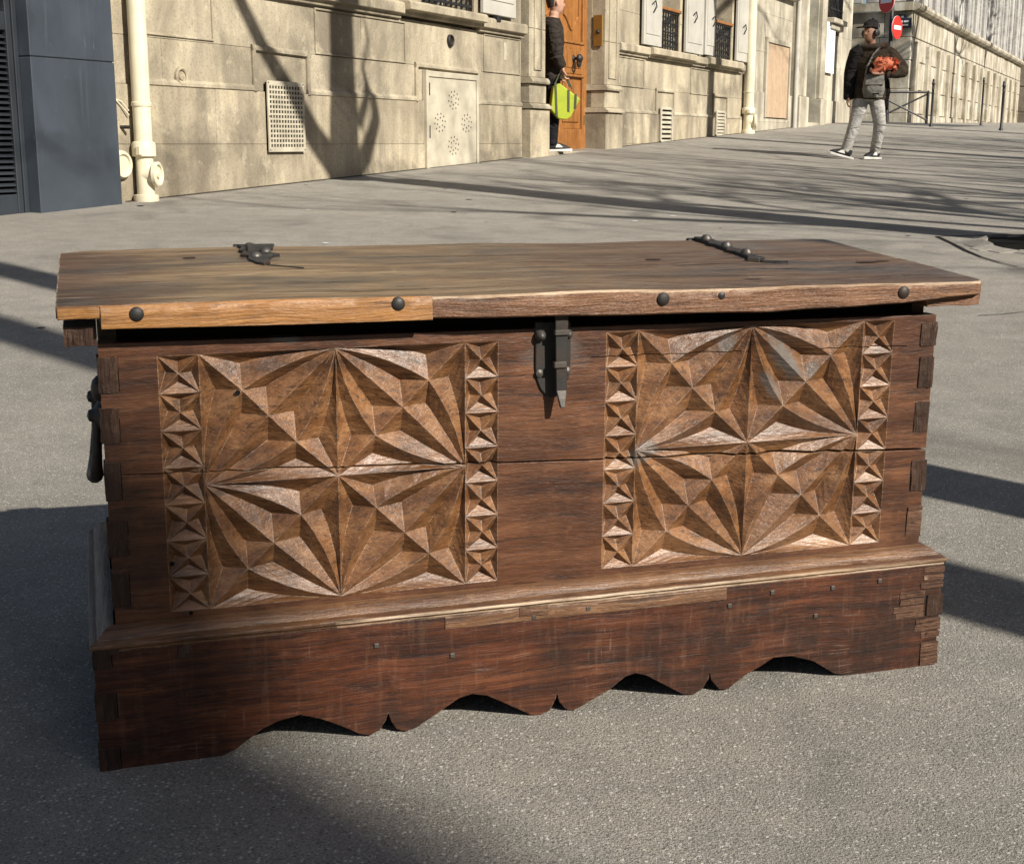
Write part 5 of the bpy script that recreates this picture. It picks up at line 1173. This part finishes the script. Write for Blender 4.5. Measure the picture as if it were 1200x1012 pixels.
# ------------------------------------------------------------------ bare street trees (out of view at the right; their shadows cross wall and pavement)
def grow(m, p, d, L_, r, depth, rt, twig=1.0):
    n = 4; pts = [p]; rad = [r]; q = p.copy(); dd = d.copy()
    for i in range(n):
        dd = (dd + Vector((rt.uniform(-1, 1), rt.uniform(-1, 1), rt.uniform(-.5, .9)))*.16).normalized(); q = q + dd*L_/n; pts.append(q.copy()); rad.append(r*(1 - .34*(i+1)/n))
    m.tube(pts, rad, 6 if depth > 2 else 4, False)
    if depth == 0: return
    for i in range(rt.choice((2, 3, 3))):
        k = rt.choice((2, 3, 4, 4)); b = pts[k]
        ndir = (dd + Vector((rt.uniform(-1, 1), rt.uniform(-1, 1), rt.uniform(-.5, .8)))*.85).normalized()
        grow(m, b, ndir, L_*rt.uniform(.62, .86), rad[k]*rt.uniform(.62, .86), depth - 1, rt, twig)
def street_tree(label, base, h, r0, lean, seed, limbs=5, depth=4, L0=2.2, extra=(), top_r=.75):
    rt = random.Random(seed); x, y = base; zb_ = zg(x, y)
    t = empty('bare_tree', (x, y, zb_), 0, label, 'tree', 'bare street trees along the kerb')
    n = 9; pts = []; rad = []
    for i in range(n + 1):
        f = i/n; pts.append(Vector((lean[0]*f*f + .05*noise.noise(Vector((seed, f*3, 0))), lean[1]*f*f + .05*noise.noise(Vector((seed, 0, f*3))), -.15 + (h + .15)*f))); rad.append(r0*(1 + .45*max(0, .12 - f)/.12)*(1 - (1 - top_r)*f))
    MB().tube(pts, rad, 14).build('trunk', M['bark'], t, 0, True)
    m = MB(); top = pts[-1]
    for i in range(limbs):
        a = 2*pi*i/limbs + rt.uniform(-.4, .4); d = Vector((cos(a)*.75, sin(a)*.75, rt.uniform(.6, 1.1))).normalized()
        grow(m, top - Vector((0, 0, rt.uniform(0, .5))), d, L0*rt.uniform(.8, 1.15), rad[-1]*rt.uniform(.42, .62), depth, rt)
    m.build('branches', M['bark'], t, 0, True, 1, False)
    for (pp_, rr) in extra: MB().tube([Vector(q) - Vector((x, y, zb_)) for q in pp_], rr, 10).build('limb', M['bark'], t, 0, True)
    return t
def shadow_src(p, dist): return Vector(p) + TOSUN*dist
# tree in the pit: its limbs meet the wall as the forked shadow
t1 = (3.30, 7.62)
def on_tree_plane(s, z):                              # from a point of the wall back towards the sun to the upright plane of the tree
    w = wp(s, z); dT = (Vector((t1[0], t1[1], 0)) - W0).dot(WN); k = dT/TOSUN.dot(WN); return w + TOSUN*k
lm = [on_tree_plane(s, z) for s, z in ((10.40, .40), (10.18, .56), (9.90, .78), (9.62, 1.08), (9.42, 1.30), (9.22, 1.48), (8.92, 1.84), (8.5, 2.3), (8.0, 3.1))]
ex1 = [([tuple(q) for q in lm], [.15, .135, .12, .105, .085, .075, .07, .06, .04]),
       ([tuple(on_tree_plane(s, z)) for s, z in ((10.50, .50), (10.68, .62), (10.82, .80), (10.90, .96), (10.86, 1.12), (10.78, 1.24))], [.11, .09, .075, .07, .055, .03]),
       ([tuple(on_tree_plane(s, z)) for s, z in ((10.60, .90), (10.72, 1.10), (10.78, 1.24), (10.70, 1.42), (10.82, 1.62), (10.72, 1.9))], [.06, .05, .04, .022, .016, .012]),
       ([tuple(on_tree_plane(s, z)) for s, z in ((10.36, .30), (10.36, .9), (10.38, 1.5), (10.38, 2.1), (10.36, 3.0))], [.25, .22, .185, .18, .15])]
street_tree('bare forked street tree rooted in the pit beyond the chest', t1, 4.3, .25, (0, 0), 11, 0, 4, 2.0, ex1, .95)
street_tree('bare slim street tree right of the chest', (2.62, 1.22), 6.6, .135, (.0, .0), 21, 5, 4, 1.9)
street_tree('bare slim street tree nearer than the chest at right', (3.66, -.70), 6.4, .15, (.0, .0), 31, 5, 4, 1.9)
for i, s in enumerate((18.75, 27.5, 37.0, 45.0, 53.0)):
    p = W0 + WD*s + WN*6.0
    TR2 = street_tree(('bare street tree second along the kerb', 'bare street tree third along the kerb', 'bare street tree fourth along the kerb', 'bare street tree fifth along the kerb', 'bare street tree farthest along the kerb')[i], (p.x, p.y), 6.6 + .2*i, .19, (.1, .1), 41 + i*3, 6, 4, 2.4)
# pollarded trees on the far kerb, towards the sun
street_tree('bare street tree across the road toward the sun', (9.3, 3.2), 4.4, .25, (.1, .0), 61, 8, 4, 2.6)
street_tree('bare street tree across the road behind the camera', (12.0, 6.2), 4.4, .25, (.1, .1), 71, 8, 4, 2.7)
street_tree('bare street tree further along the far kerb', (15.0, 10.5), 4.4, .25, (.1, .1), 81, 8, 4, 2.7)
street_tree('bare street tree farthest along the far kerb', (17.5, 16.0), 4.4, .25, (.1, .1), 91, 8, 4, 2.7)
street_tree('bare street tree on the far pavement', (15.5, 2.0), 5.0, .22, (.1, .1), 95, 8, 4, 2.9)
# unseen thick pollard, placed and topped to shade the chest's lower left
q0 = cl(-.15, .0, .20); k = 21.0; src = q0 + TOSUN*k
tp = empty('bare_tree', (src.x, src.y, zg(src.x, src.y)), 0, 'unseen thick pollarded tree set behind the camera to shade the chest', 'tree', 'bare street trees along the kerb')
hT = src.z - zg(src.x, src.y)
MB().tube([(0, 0, -.2), (.02, 0, hT*.3), (-.02, .02, hT*.7), (0, 0, hT - .25), (0, 0, hT + .02), (0, 0, hT + .10)], [.46, .40, .36, .35, .33, .16], 16).build('trunk', M['bark'], tp, 0, True)
m = MB(); rt = random.Random(9)
for i in range(7): grow(m, Vector((rt.uniform(-.2, .2), rt.uniform(-.2, .2), hT)), Vector((rt.uniform(-.5, .5), rt.uniform(-.5, .5), 1)).normalized(), 1.6, .022, 2, rt)
m.build('branches', M['bark'], tp, 0, True, 1, False)
